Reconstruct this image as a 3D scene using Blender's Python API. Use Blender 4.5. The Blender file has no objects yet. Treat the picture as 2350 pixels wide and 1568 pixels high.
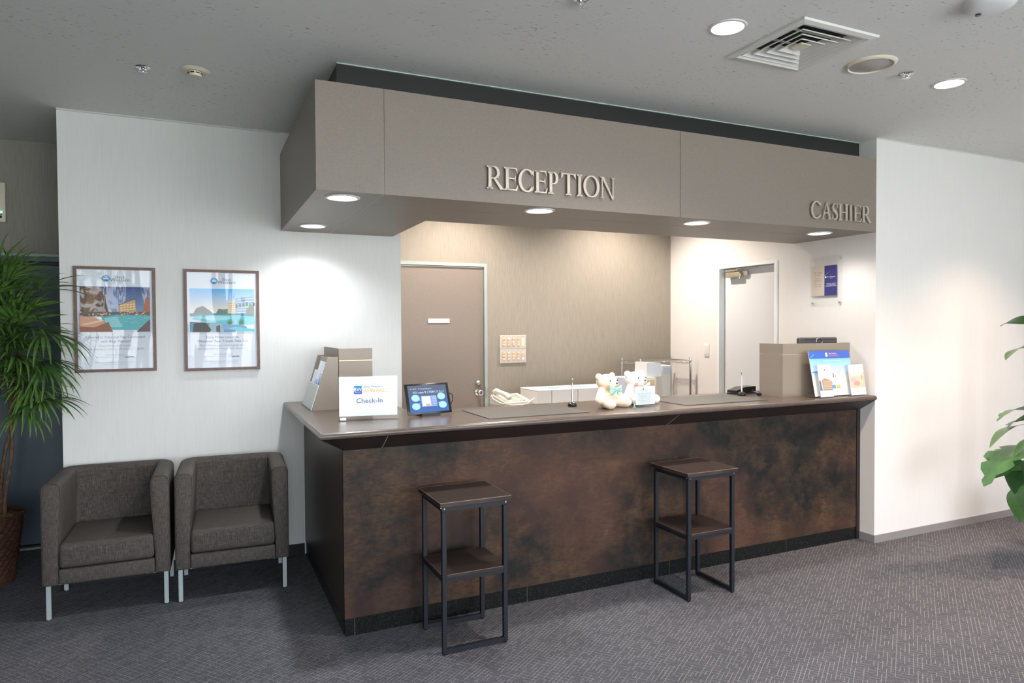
import bpy, bmesh, math, random
from mathutils import Vector, Matrix
PI = math.pi
S = bpy.context.scene
COL = S.collection
random.seed(7)

# ------------------------------------------------------------------ camera
YAW, PITCH, ROLL = 0.4301, -0.0225, -0.0054
cy, sy, cp, sp, cr, sr = (math.cos(YAW), math.sin(YAW), math.cos(PITCH), math.sin(PITCH), math.cos(ROLL), math.sin(ROLL))
R0 = Vector((cy, -sy, 0)); FW = Vector((sy*cp, cy*cp, sp)); U0 = Vector((-sy*sp, -cy*sp, cp))
RT = R0*cr + U0*sr; UP = -R0*sr + U0*cr
cam = bpy.data.cameras.new('camera'); camo = bpy.data.objects.new('camera', cam); COL.objects.link(camo)
cam.sensor_width = 36; cam.lens = 1564.7*36/2350; cam.clip_start = 0.05
camo.matrix_world = Matrix(((RT.x, UP.x, -FW.x, 0), (RT.y, UP.y, -FW.y, 0), (RT.z, UP.z, -FW.z, 1.5), (0, 0, 0, 1)))
S.camera = camo

# ------------------------------------------------------------------ world, daylight, exposure
S.view_settings.view_transform = 'Standard'; S.view_settings.look = 'None'
S.view_settings.exposure = 0.22; S.view_settings.gamma = 1.0
S.view_settings.use_curve_mapping = False
S.cycles.use_denoising = True
S.cycles.max_bounces = 10; S.cycles.diffuse_bounces = 5; S.cycles.glossy_bounces = 4
S.cycles.transparent_max_bounces = 12
S.cycles.sample_clamp_indirect = 6
W = bpy.data.worlds.new('sky'); S.world = W; W.use_nodes = True
nt = W.node_tree; nt.nodes.clear()
wo = nt.nodes.new('ShaderNodeOutputWorld'); bg = nt.nodes.new('ShaderNodeBackground')
tc = nt.nodes.new('ShaderNodeTexCoord'); sep = nt.nodes.new('ShaderNodeSeparateXYZ'); rp = nt.nodes.new('ShaderNodeValToRGB')
nt.links.new(tc.outputs['Generated'], sep.inputs[0]); nt.links.new(sep.outputs['Z'], rp.inputs[0])
rp.color_ramp.elements[0].color = (0.94, 0.965, 1.0, 1); rp.color_ramp.elements[1].color = (0.50, 0.72, 1.0, 1)
nt.links.new(rp.outputs[0], bg.inputs[0]); bg.inputs[1].default_value = 9.0
nt.links.new(bg.outputs[0], wo.inputs[0])

def lamp(name, kind, loc, energy, color, rot=(0, 0, 0), parent=None, **kw):
    l = bpy.data.lights.new(name, kind); l.energy = energy; l.color = color
    for k, v in kw.items(): setattr(l, k, v)
    o = bpy.data.objects.new(name, l); COL.objects.link(o); o.location = loc; o.rotation_euler = rot
    if parent: o.parent = parent
    return o
# portals in the window openings behind the camera (light comes from the sky itself)
WN = [(-1.55, -.95), (-.75, .15), (.45, 1.75), (2.0, 3.5), (3.8, 5.3)]
for wx0, wx1 in WN:
    p = lamp('window_portal', 'AREA', ((wx0+wx1)/2, -2.0, 1.32), 1, (1, 1, 1), (PI/2, 0, 0), shape='RECTANGLE', size=wx1-wx0, size_y=2.34)
    p.data.cycles.is_portal = True
# sun added behind the building to light the pale ground and brighten the ceiling
lamp('sun', 'SUN', (0, 0, 8), 78, (1, .97, .92), (math.radians(-38), 0, math.radians(12)), angle=.01)

# ------------------------------------------------------------------ room dimensions
XR, YW, YS, YB, H = 4.187, 4.653, 3.189, 5.41, 2.76
ZB, ZT, ZC = 2.125, 2.62, 1.013
XS, XWL, XWE = 0.491, -0.725, 1.284

# ------------------------------------------------------------------ materials
def M(name, base=(.8, .8, .8), rough=.5, metal=0., spec=.5, emit=None, es=0., coat=0., sheen=0., alpha=1., trans=0., ior=1.45):
    m = bpy.data.materials.new(name); m.use_nodes = True
    b = m.node_tree.nodes['Principled BSDF']
    b.inputs['Base Color'].default_value = (*base, 1); b.inputs['Roughness'].default_value = rough
    b.inputs['Metallic'].default_value = metal; b.inputs['Specular IOR Level'].default_value = spec
    b.inputs['Coat Weight'].default_value = coat; b.inputs['Sheen Weight'].default_value = sheen
    b.inputs['Alpha'].default_value = alpha; b.inputs['Transmission Weight'].default_value = trans; b.inputs['IOR'].default_value = ior
    if emit: b.inputs['Emission Color'].default_value = (*emit, 1); b.inputs['Emission Strength'].default_value = es
    return m
def N(m, t): return m.node_tree.nodes.new(t)
def L(m, a, b): m.node_tree.links.new(a, b)
def BS(m): return m.node_tree.nodes['Principled BSDF']
def coords(m, scale=(1, 1, 1), rot=(0, 0, 0), kind='Object'):
    t = N(m, 'ShaderNodeTexCoord'); mp = N(m, 'ShaderNodeMapping')
    mp.inputs['Scale'].default_value = scale; mp.inputs['Rotation'].default_value = rot
    L(m, t.outputs[kind], mp.inputs[0]); return mp.outputs[0]
def noise(m, vec, scale=5, detail=3, rough=.5):
    n = N(m, 'ShaderNodeTexNoise'); n.inputs['Scale'].default_value = scale; n.inputs['Detail'].default_value = detail
    n.inputs['Roughness'].default_value = rough; L(m, vec, n.inputs['Vector']); return n.outputs['Fac']
def ramp(m, fac, stops):
    r = N(m, 'ShaderNodeValToRGB'); e = r.color_ramp.elements
    while len(e) > 1: e.remove(e[-1])
    e[0].position = stops[0][0]; e[0].color = (*stops[0][1], 1)
    for p, c in stops[1:]:
        k = e.new(p); k.color = (*c, 1)
    L(m, fac, r.inputs[0]); return r.outputs[0]
def mixc(m, fac, a, b, mode='MIX'):
    x = N(m, 'ShaderNodeMix'); x.data_type = 'RGBA'; x.blend_type = mode
    for inp, v in ((x.inputs[0], fac), (x.inputs[6], a), (x.inputs[7], b)):
        if hasattr(v, 'default_value') or hasattr(v, 'is_linked'): L(m, v, inp)
        elif isinstance(v, (int, float)): inp.default_value = v
        else: inp.default_value = (*v, 1)
    return x.outputs[2]
def bump(m, h, strength=.2, dist=.01):
    b = N(m, 'ShaderNodeBump'); b.inputs['Strength'].default_value = strength; b.inputs['Distance'].default_value = dist
    L(m, h, b.inputs['Height']); L(m, b.outputs[0], BS(m).inputs['Normal'])
def math_(m, op, a, b=None):
    x = N(m, 'ShaderNodeMath'); x.operation = op
    for i, v in enumerate((a, b)):
        if v is None: continue
        if isinstance(v, (int, float)): x.inputs[i].default_value = v
        else: L(m, v, x.inputs[i])
    return x.outputs[0]
def g3(v): return (v, v, v)

def streak_wall(name, lo, hi, rough=.6, sc=(90, 90, 3), b=.15):
    m = M(name, hi, rough); f = noise(m, coords(m, sc), 2.2, 3, .6)
    L(m, ramp(m, f, [(.3, lo), (.7, hi)]), BS(m).inputs['Base Color']); bump(m, f, b, .002); return m
m_white = streak_wall('white_wallpaper', (.755, .755, .735), (.80, .80, .78), b=.05)
m_whiter = streak_wall('plain_white_wall', (.82, .785, .76), (.85, .815, .79), b=.06)
m_brownwall = streak_wall('ribbed_brown_wallpaper', (.225, .195, .16), (.295, .26, .22), .55, (160, 160, 5), .25)
m_farwall = streak_wall('dark_wallpaper', (.19, .185, .165), (.25, .24, .215), .6)

# ceiling board: pale with short dark fissures
m_ceil = M('ceiling_board', (.62, .62, .60), .8)
v = coords(m_ceil, (38, 105, 1)); f = noise(m_ceil, v, 1.0, 4, .6)
v2 = coords(m_ceil, (1.6, 1.6, 1)); f2 = noise(m_ceil, v2, 1.2, 2)
fm = math_(m_ceil, 'ADD', f, math_(m_ceil, 'MULTIPLY', math_(m_ceil, 'SUBTRACT', f2, .5), .18))
c = ramp(m_ceil, fm, [(.0, (.28, .28, .28)), (.31, (.36, .35, .34)), (.345, (.77, .75, .725)), (1, (.81, .79, .765))])
L(m_ceil, c, BS(m_ceil).inputs['Base Color'])
fb = noise(m_ceil, coords(m_ceil, (60, 90, 1)), 1.5, 3)
hh = math_(m_ceil, 'ADD', math_(m_ceil, 'MULTIPLY', math_(m_ceil, 'GREATER_THAN', fm, .326), 1.), math_(m_ceil, 'MULTIPLY', fb, .6))
bump(m_ceil, hh, .22, .003)

# carpet: dark loop pile with light broken lines, turned 35 degrees
m_carpet = M('patterned_carpet', (.08, .08, .09), .95, spec=.15)
v = coords(m_carpet, (1, 1, 1), (0, 0, math.radians(-35)))
wob = N(m_carpet, 'ShaderNodeTexNoise'); wob.inputs['Scale'].default_value = 60; L(m_carpet, v, wob.inputs['Vector'])
vm = N(m_carpet, 'ShaderNodeVectorMath'); vm.operation = 'MULTIPLY_ADD'
vm.inputs[1].default_value = (.003, .003, 0); L(m_carpet, wob.outputs['Color'], vm.inputs[0]); L(m_carpet, v, vm.inputs[2])
def bricks(m, vec, w, h, mortar, off=.5, freq=2):
    b = N(m, 'ShaderNodeTexBrick'); b.offset = off; b.offset_frequency = freq; b.squash = 1
    b.inputs['Scale'].default_value = 1; b.inputs['Brick Width'].default_value = w; b.inputs['Row Height'].default_value = h
    b.inputs['Mortar Size'].default_value = mortar; b.inputs['Mortar Smooth'].default_value = .15; L(m, vec, b.inputs['Vector']); return b.outputs['Fac']
def dashes(rot, pitch, length, width, thr, seed):
    vv = N(m_carpet, 'ShaderNodeMapping'); vv.inputs['Rotation'].default_value = (0, 0, rot); vv.inputs['Location'].default_value = (seed, pitch/2, 0); L(m_carpet, vm.outputs[0], vv.inputs[0])
    br = N(m_carpet, 'ShaderNodeTexBrick'); br.offset = .37; br.offset_frequency = 3; br.inputs['Scale'].default_value = 1; br.inputs['Brick Width'].default_value = length; br.inputs['Row Height'].default_value = pitch
    br.inputs['Mortar Size'].default_value = 0; br.inputs['Color1'].default_value = (0, 0, 0, 1); br.inputs['Color2'].default_value = (1, 1, 1, 1); L(m_carpet, vv.outputs[0], br.inputs['Vector'])
    sp_ = N(m_carpet, 'ShaderNodeSeparateXYZ'); L(m_carpet, vv.outputs[0], sp_.inputs[0])
    fr_ = math_(m_carpet, 'PINGPONG', sp_.outputs['Y'], pitch/2)      # pitch/2 at the middle of each row
    ln = math_(m_carpet, 'GREATER_THAN', fr_, pitch/2-width/2)
    on = math_(m_carpet, 'GREATER_THAN', br.outputs['Color'], thr)
    return math_(m_carpet, 'MULTIPLY', ln, on)
la = dashes(0, .0168, .043, .0028, .36, .3); lb = dashes(math.radians(86), .023, .0252, .0028, .34, .1)
fade = noise(m_carpet, coords(m_carpet, (1, 1, 1)), 38, 2, .6)
line = math_(m_carpet, 'MAXIMUM', la, math_(m_carpet, 'MULTIPLY', lb, .78))
pile = noise(m_carpet, coords(m_carpet, (1, 1, 1)), 150, 4, .85)
base = ramp(m_carpet, pile, [(.34, (.038, .038, .046)), (.66, (.150, .149, .167))])
cc = mixc(m_carpet, math_(m_carpet, 'MULTIPLY', line, math_(m_carpet, 'MULTIPLY', fade, 1.15)), base, (.32, .31, .325))
L(m_carpet, cc, BS(m_carpet).inputs['Base Color'])
bump(m_carpet, math_(m_carpet, 'ADD', pile, math_(m_carpet, 'MULTIPLY', line, .5)), .5, .003)

# soffit laminate, fine linen speckle
m_soffit = M('taupe_laminate', (.16, .14, .12), .42)
f = noise(m_soffit, coords(m_soffit, (1, 1, 1)), 330, 3, .75); f2 = noise(m_soffit, coords(m_soffit, (1, 1, 1)), 4, 2)
c = ramp(m_soffit, f, [(.3, (.132, .112, .098)), (.7, (.225, .194, .170))])
c = mixc(m_soffit, math_(m_soffit, 'MULTIPLY', f2, .25), c, (.19, .16, .14)); L(m_soffit, c, BS(m_soffit).inputs['Base Color'])
m_screen = M('downlit_taupe_laminate', (.26, .22, .18), .5)  # lighter copy of the taupe laminate, with the downlight put into its colour
f = noise(m_screen, coords(m_screen), 330, 3, .75)
L(m_screen, ramp(m_screen, f, [(.3, (.205, .170, .138)), (.7, (.315, .265, .222))]), BS(m_screen).inputs['Base Color'])
m_neck = M('black_panel', (.012, .013, .014), .35)
# mottled rust laminate on the counter
m_rust = M('mottled_rust_laminate', (.06, .04, .03), .5, spec=.18)
v = coords(m_rust, (1, 1, 1))
dv = N(m_rust, 'ShaderNodeTexNoise'); dv.inputs['Scale'].default_value = 9; dv.inputs['Detail'].default_value = 4; L(m_rust, v, dv.inputs['Vector'])
vd = N(m_rust, 'ShaderNodeVectorMath'); vd.operation = 'MULTIPLY_ADD'; vd.inputs[1].default_value = (.10, .10, .06); L(m_rust, dv.outputs['Color'], vd.inputs[0]); L(m_rust, v, vd.inputs[2])
a1 = noise(m_rust, vd.outputs[0], 3.2, 9, .68); a2 = noise(m_rust, coords(m_rust, (9, 9, 30)), 3, 6, .75)
a3 = noise(m_rust, coords(m_rust, (1, 1, 1), (2, 1, 1)), 6.5, 6, .7); a4 = noise(m_rust, coords(m_rust, (1, 1, 1), (1, 2, 3)), 1.6, 4); a5 = noise(m_rust, coords(m_rust, (14, 14, 14)), 9, 4, .8)
c1 = ramp(m_rust, a1, [(.38, (.012, .013, .014)), (.46, (.024, .020, .018)), (.53, (.050, .030, .021)), (.64, (.095, .054, .031))])
c2 = mixc(m_rust, ramp(m_rust, a3, [(.50, g3(0)), (.62, g3(.60))]), c1, (.066, .044, .027))
c3 = mixc(m_rust, ramp(m_rust, a2, [(.46, g3(0)), (.62, g3(.55))]), c2, (.014, .013, .013))
c4 = mixc(m_rust, ramp(m_rust, a4, [(.47, g3(0)), (.66, g3(.42))]), c3, (.10, .046, .034))
c5 = mixc(m_rust, ramp(m_rust, a5, [(.55, g3(0)), (.75, g3(.25))]), c4, (.12, .085, .06))
L(m_rust, c5, BS(m_rust).inputs['Base Color']); bump(m_rust, math_(m_rust, 'ADD', a2, a5), .12, .002)
m_wenge = M('dark_wood_panel', (.03, .018, .014), .4)
f = noise(m_wenge, coords(m_wenge, (45, 45, 2)), 2, 4, .6)
L(m_wenge, ramp(m_wenge, f, [(.3, (.024, .015, .012)), (.7, (.062, .036, .028))]), BS(m_wenge).inputs['Base Color'])
m_top = M('brown_worktop_laminate', (.10, .075, .06), .27, coat=.0)
f = noise(m_top, coords(m_top, (3, 60, 3)), 2, 4, .6)
L(m_top, ramp(m_top, f, [(.3, (.078, .058, .048)), (.7, (.108, .083, .070))]), BS(m_top).inputs['Base Color']); BS(m_top).inputs['Coat Roughness'].default_value = .12
m_fascia = M('dark_brown_fascia', (.022, .015, .014), .4)
m_joint = M('pale_joint_strip', (.45, .42, .38), .5)
m_granite = M('black_granite', (.02, .02, .02), .25)
f = noise(m_granite, coords(m_granite), 160, 3, .8)
L(m_granite, ramp(m_granite, f, [(.50, (.007, .008, .008)), (.66, (.022, .024, .022)), (.76, (.14, .14, .13))]), BS(m_granite).inputs['Base Color'])
m_steel = M('black_powder_steel', (.013, .015, .021), .5, spec=.35)
m_seat = M('dark_walnut_board', (.05, .035, .03), .45, spec=.3)
f = noise(m_seat, coords(m_seat, (3, 70, 3)), 2, 4, .6)
L(m_seat, ramp(m_seat, f, [(.3, (.024, .016, .014)), (.7, (.055, .038, .032))]), BS(m_seat).inputs['Base Color'])
m_edge = M('pale_brown_edge_band', (.20, .14, .115), .5)
m_chrome = M('chrome', (.75, .75, .76), .12, 1); m_brush = M('brushed_steel', (.54, .48, .41), .42, .45)
f = noise(m_brush, coords(m_brush, (1, 1, 200)), 3, 2); bump(m_brush, f, .04, .001)
m_alu = M('painted_silver_metal', (.42, .50, .50), .4, .3); m_nickel = M('satin_nickel', (.6, .58, .55), .25, 1)
m_framegrey = M('grey_green_steel_frame', (.30, .34, .33), .5)
m_doorbrown = M('brown_door_laminate', (.20, .165, .14), .5)
f = noise(m_doorbrown, coords(m_doorbrown, (1, 1, 2)), 260, 3, .7)
L(m_doorbrown, ramp(m_doorbrown, f, [(.3, (.16, .128, .108)), (.7, (.235, .195, .167))]), BS(m_doorbrown).inputs['Base Color'])
m_doorwhite = M('white_painted_door', (.70, .71, .72), .5)
m_framewhite = M('white_painted_steel', (.86, .88, .88), .45)
m_bluedoor = M('blue_grey_painted_steel', (.060, .082, .105), .4)
f = noise(m_bluedoor, coords(m_bluedoor), 3, 2); L(m_bluedoor, ramp(m_bluedoor, f, [(.3, (.075, .110, .140)), (.7, (.092, .130, .162))]), BS(m_bluedoor).inputs['Base Color'])
m_bluetrim = M('pale_blue_steel_trim', (.30, .38, .40), .5)
m_ivory = M('ivory_plastic', (.72, .66, .52), .45); m_whitep = M('white_plastic', (.82, .82, .81), .4); m_blackp = M('black_plastic', (.012, .012, .013), .35)
m_dark = M('dark_void', (.01, .01, .01), .8); m_paper = M('white_paper', (.86, .87, .88), .6)
m_cream = M('cream_card', (.80, .77, .70), .6); m_greybox = M('grey_white_card', (.66, .65, .62), .6)
m_basegrey = M('grey_vinyl_skirting', (.28, .26, .26), .5); m_baseblack = M('black_vinyl_skirting', (.012, .012, .016), .4)
m_mat = M('grey_desk_mat', (.075, .070, .065), .42)
def wavy(m, s, d):
    f = noise(m, coords(m, (6, 6, 1.5)), 1, 2); bump(m, f, s, d)
def glass_mat(name, tint=(1, 1, 1), spec=1.0, wav=False, rough=.02):
    m = bpy.data.materials.new(name); m.use_nodes = True; n = m.node_tree.nodes; n.clear()
    o = n.new('ShaderNodeOutputMaterial'); mx = n.new('ShaderNodeMixShader'); t = n.new('ShaderNodeBsdfTransparent'); g = n.new('ShaderNodeBsdfGlossy')
    fr = n.new('ShaderNodeLayerWeight'); fr.inputs[0].default_value = .5; pw = n.new('ShaderNodeMath'); pw.operation = 'POWER'; pw.inputs[1].default_value = 5; ad = n.new('ShaderNodeMath'); ad.operation = 'MULTIPLY_ADD'; ad.inputs[1].default_value = .95; ad.inputs[2].default_value = .04; m.node_tree.links.new(fr.outputs['Facing'], pw.inputs[0]); m.node_tree.links.new(pw.outputs[0], ad.inputs[0]); g.inputs['Roughness'].default_value = rough
    t.inputs[0].default_value = (*tint, 1)
    mu = n.new('ShaderNodeMath'); mu.operation = 'MULTIPLY'; mu.inputs[1].default_value = spec; m.node_tree.links.new(ad.outputs[0], mu.inputs[0])
    m.node_tree.links.new(mu.outputs[0], mx.inputs[0]); m.node_tree.links.new(t.outputs[0], mx.inputs[1]); m.node_tree.links.new(g.outputs[0], mx.inputs[2]); m.node_tree.links.new(mx.outputs[0], o.inputs[0])
    if wav:
        f = noise(m, coords(m, (7, 7, 1.2)), 1, 1); b = n.new('ShaderNodeBump'); b.inputs['Strength'].default_value = 1; b.inputs['Distance'].default_value = .006
        m.node_tree.links.new(f, b.inputs['Height']); m.node_tree.links.new(b.outputs[0], g.inputs['Normal'])
    return m
m_sheet = glass_mat('acrylic_sheet', wav=True, spec=.42); m_acrylic = glass_mat('clear_acrylic', (.985, .99, .988), .45)
m_woodframe = M('red_brown_wood_frame', (.125, .060, .050), .42)
f = noise(m_woodframe, coords(m_woodframe, (20, 20, 20)), 3, 3); L(m_woodframe, ramp(m_woodframe, f, [(.3, (.10, .048, .040)), (.7, (.15, .078, .064))]), BS(m_woodframe).inputs['Base Color'])
# chair cloth: heathered brown grey
m_cloth = M('heathered_grey_brown_cloth', (.1, .09, .085), .75, spec=.35, sheen=.0)
f = noise(m_cloth, coords(m_cloth, (330, 330, 28)), 1, 3, .7); f2 = noise(m_cloth, coords(m_cloth, (26, 330, 330)), 1, 3, .7)
ff = math_(m_cloth, 'ADD', math_(m_cloth, 'MULTIPLY', f, .6), math_(m_cloth, 'MULTIPLY', f2, .4))
L(m_cloth, ramp(m_cloth, ff, [(.36, (.034, .029, .026)), (.5, (.066, .056, .050)), (.66, (.140, .120, .108))]), BS(m_cloth).inputs['Base Color']); bump(m_cloth, ff, .3, .002)
m_piping = M('dark_seam_thread', (.055, .048, .044), .8)
def leafmat(name, a, b, rough=.35):
    m = M(name, a, rough, spec=.5); oi = N(m, 'ShaderNodeObjectInfo')
    f = noise(m, coords(m, (1, 1, 1), kind='Generated'), 9, 2)
    f = math_(m, 'ADD', math_(m, 'MULTIPLY', f, .5), math_(m, 'MULTIPLY', oi.outputs['Random'], .5))
    L(m, ramp(m, f, [(.2, a), (.8, b)]), BS(m).inputs['Base Color'])
    BS(m).inputs['Subsurface Weight'].default_value = 0.; return m
m_frond = leafmat('palm_leaflet_green', (.022, .070, .014), (.13, .25, .05)); m_leaf = leafmat('glossy_leaf_green', (.035, .12, .035), (.11, .24, .07), .3)
m_cane = M('fibrous_cane', (.10, .06, .035), .8); f = noise(m_cane, coords(m_cane, (30, 30, 8)), 3, 4)
L(m_cane, ramp(m_cane, f, [(.3, (.055, .030, .018)), (.6, (.13, .08, .045)), (.8, (.22, .16, .10))]), BS(m_cane).inputs['Base Color']); bump(m_cane, f, .5, .006)
m_wicker = M('brown_wicker', (.09, .035, .02), .55); f = noise(m_wicker, coords(m_wicker, (40, 40, 120)), 1, 3)
L(m_wicker, ramp(m_wicker, f, [(.3, (.032, .012, .008)), (.7, (.095, .040, .022))]), BS(m_wicker).inputs['Base Color'])
m_soil = M('coconut_fibre', (.22, .13, .05), .9); f = noise(m_soil, coords(m_soil), 40, 4); L(m_soil, ramp(m_soil, f, [(.3, (.10, .055, .02)), (.7, (.34, .22, .09))]), BS(m_soil).inputs['Base Color'])
def plush(name, a, b):
    m = M(name, a, .95, spec=.1, sheen=.6); f = noise(m, coords(m), 130, 3, .7)
    L(m, ramp(m, f, [(.3, a), (.7, b)]), BS(m).inputs['Base Color']); bump(m, f, .5, .004); return m
m_bearpeach = plush('peach_plush', (.86, .62, .44), (.95, .78, .62)); m_bearwhite = plush('white_plush', (.88, .86, .82), (.96, .95, .93))
m_bowmint = M('mint_satin', (.36, .60, .52), .6); m_bowpink = M('pale_pink_satin', (.78, .55, .50), .6)
m_glow = M('lamp_diffuser', (.9, .9, .9), .5, emit=(1, .97, .94), es=9)
m_reflector = M('white_reflector', (.85, .85, .85), .3); m_ringw = M('white_trim_ring', (.72, .70, .70), .35)
_fc = {}
def flat(c, rough=.5, es=0):
    k = (tuple(round(x, 3) for x in c), rough, es)
    if k not in _fc: _fc[k] = M('print_colour', c, rough) if not es else M('screen_colour', g3(.02), .2, emit=c, es=es)
    return _fc[k]

# ------------------------------------------------------------------ geometry helpers
def bm_(): return bmesh.new()
def obj(name, bm, mats, parent=None, smooth=None, loc=None, rotz=None):
    bmesh.ops.recalc_face_normals(bm, faces=bm.faces)
    me = bpy.data.meshes.new(name); bm.to_mesh(me); bm.free()
    for m in (mats if isinstance(mats, (list, tuple)) else [mats]): me.materials.append(m)
    o = bpy.data.objects.new(name, me); COL.objects.link(o)
    if parent: o.parent = parent
    if loc: o.location = loc
    if rotz is not None: o.rotation_euler = (0, 0, rotz)
    if smooth is not None:
        me.shade_smooth()
        if smooth < 180: me.set_sharp_from_angle(angle=math.radians(smooth))
    return o
def box(bm, x0, x1, y0, y1, z0, z1, bev=0, seg=2, mat=0, M4=None):
    r = bmesh.ops.create_cube(bm, size=1); vs = r['verts']
    for v in vs: v.co = Vector(((x0+x1)/2+v.co.x*(x1-x0), (y0+y1)/2+v.co.y*(y1-y0), (z0+z1)/2+v.co.z*(z1-z0)))
    fs = list({f for v in vs for f in v.link_faces})
    for f in fs: f.material_index = mat
    if bev:
        es = list({e for v in vs for e in v.link_edges}); r = bmesh.ops.bevel(bm, geom=es, offset=bev, segments=seg, affect='EDGES', profile=.5)
        for f in r['faces']: f.material_index = mat
        vs = list({v for f in r['faces'] for v in f.verts} | {v for f in fs if f.is_valid for v in f.verts})
    if M4: bmesh.ops.transform(bm, matrix=M4, verts=vs)
    return vs
def prism(bm, pts, a0, a1, axis='z', mat=0):
    """extrude a 2D polygon along an axis; pts are (x,y) for z, (x,z) for y, (y,z) for x"""
    def P(p, a): return {'z': (p[0], p[1], a), 'y': (p[0], a, p[1]), 'x': (a, p[0], p[1])}[axis]
    A = [bm.verts.new(P(p, a0)) for p in pts]; B = [bm.verts.new(P(p, a1)) for p in pts]; n = len(pts); fs = []
    fs.append(bm.faces.new(A)); fs.append(bm.faces.new(B[::-1]))
    for i in range(n): fs.append(bm.faces.new((A[i], B[i], B[(i+1) % n], A[(i+1) % n])))
    for f in fs: f.material_index = mat
    return A+B
def cyl(bm, c, r, h, axis='z', seg=20, r2=None, mat=0, caps=True):
    r2 = r if r2 is None else r2
    res = bmesh.ops.create_cone(bm, cap_ends=caps, segments=seg, radius1=r, radius2=r2, depth=h); vs = res['verts']
    mt = Matrix.Translation(c) @ {'z': Matrix.Identity(4), 'x': Matrix.Rotation(PI/2, 4, 'Y'), 'y': Matrix.Rotation(-PI/2, 4, 'X')}[axis]
    bmesh.ops.transform(bm, matrix=mt, verts=vs)
    for f in {f for v in vs for f in v.link_faces}: f.material_index = mat
    return vs
def lathe(bm, prof, c=(0, 0, 0), seg=28, mat=0):
    rings = []
    for r, z in prof:
        if r < 1e-6: rings.append([bm.verts.new((c[0], c[1], c[2]+z))])
        else: rings.append([bm.verts.new((c[0]+r*math.cos(2*PI*i/seg), c[1]+r*math.sin(2*PI*i/seg), c[2]+z)) for i in range(seg)])
    for a, b in zip(rings, rings[1:]):
        for i in range(seg):
            j = (i+1) % seg
            if len(a) == 1 and len(b) == 1: continue
            f = bm.faces.new((a[0], b[i], b[j])) if len(a) == 1 else bm.faces.new((a[i], a[j], b[0])) if len(b) == 1 else bm.faces.new((a[i], a[j], b[j], b[i]))
            f.material_index = mat
def tube(bm, pts, r, seg=8, mat=0, caps=True):
    pts = [Vector(p) for p in pts]; rr = r if isinstance(r, (list, tuple)) else [r]*len(pts)
    rings = []; up = None
    for i, p in enumerate(pts):
        t = ((pts[min(i+1, len(pts)-1)]-pts[max(i-1, 0)])).normalized()
        if up is None: up = Vector((0, 0, 1)) if abs(t.z) < .9 else Vector((1, 0, 0))
        a = t.cross(up).normalized(); b = a.cross(t).normalized(); up = b
        rings.append([bm.verts.new(p+(a*math.cos(2*PI*k/seg)+b*math.sin(2*PI*k/seg))*rr[i]) for k in range(seg)])
    for A, B in zip(rings, rings[1:]):
        for k in range(seg): bm.faces.new((A[k], A[(k+1) % seg], B[(k+1) % seg], B[k])).material_index = mat
    if caps: bm.faces.new(rings[0][::-1]).material_index = mat; bm.faces.new(rings[-1]).material_index = mat
def ball(bm, c, r, sc=(1, 1, 1), seg=16, M4=None, mat=0):
    res = bmesh.ops.create_uvsphere(bm, u_segments=seg, v_segments=max(8, seg//2+2), radius=r); vs = res['verts']
    mt = Matrix.Translation(c) @ (M4 or Matrix.Identity(4)) @ Matrix.Diagonal((*sc, 1))
    bmesh.ops.transform(bm, matrix=mt, verts=vs)
    for f in {f for v in vs for f in v.link_faces}: f.material_index = mat
def circle(x, y, r, n=24): return [(x+r*math.cos(2*PI*i/n), y+r*math.sin(2*PI*i/n)) for i in range(n)]
def holed_plate(bm, outer, holes, z0, z1):
    es = []
    for loop in [outer]+holes:
        vs = [bm.verts.new((p[0], p[1], z0)) for p in loop]
        es += [bm.edges.new((vs[i], vs[(i+1) % len(vs)])) for i in range(len(vs))]
    r = bmesh.ops.triangle_fill(bm, edges=es, use_beauty=True, use_dissolve=False)
    fs = [g for g in r['geom'] if isinstance(g, bmesh.types.BMFace)]
    ex = bmesh.ops.extrude_face_region(bm, geom=fs)
    bmesh.ops.translate(bm, vec=(0, 0, z1-z0), verts=[g for g in ex['geom'] if isinstance(g, bmesh.types.BMVert)])
def tag(o, label=None, cat=None, group=None, kind=None):
    if label: o['label'] = label
    if cat: o['category'] = cat
    if group: o['group'] = group
    if kind: o['kind'] = kind
    return o
def thing(name, label, cat, loc=(0, 0, 0), rotz=0, group=None):
    o = bpy.data.objects.new(name, None); COL.objects.link(o); o.empty_display_size = .05
    o.location = loc; o.rotation_euler = (0, 0, rotz); return tag(o, label, cat, group)
def struct(name, bm, m, parent=None, smooth=None):
    o = obj(name, bm, m, parent, smooth)
    if not parent: o['kind'] = 'structure'
    return o
def bb(name, mat, parent, *a, **kw):
    sm = kw.pop('smooth', None); b = bm_(); box(b, *a, **kw); return obj(name, b, mat, parent, sm)
def copy_thing(o, loc, label, rotz=None):
    r = o.copy(); COL.objects.link(r); r.location = loc; r['label'] = label
    if rotz is not None: r.rotation_euler = (0, 0, rotz)
    for ch in list(o.children):
        c_ = ch.copy(); COL.objects.link(c_); c_.parent = r
        for g in list(ch.children):
            d = g.copy(); COL.objects.link(d); d.parent = c_
    return r
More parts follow.
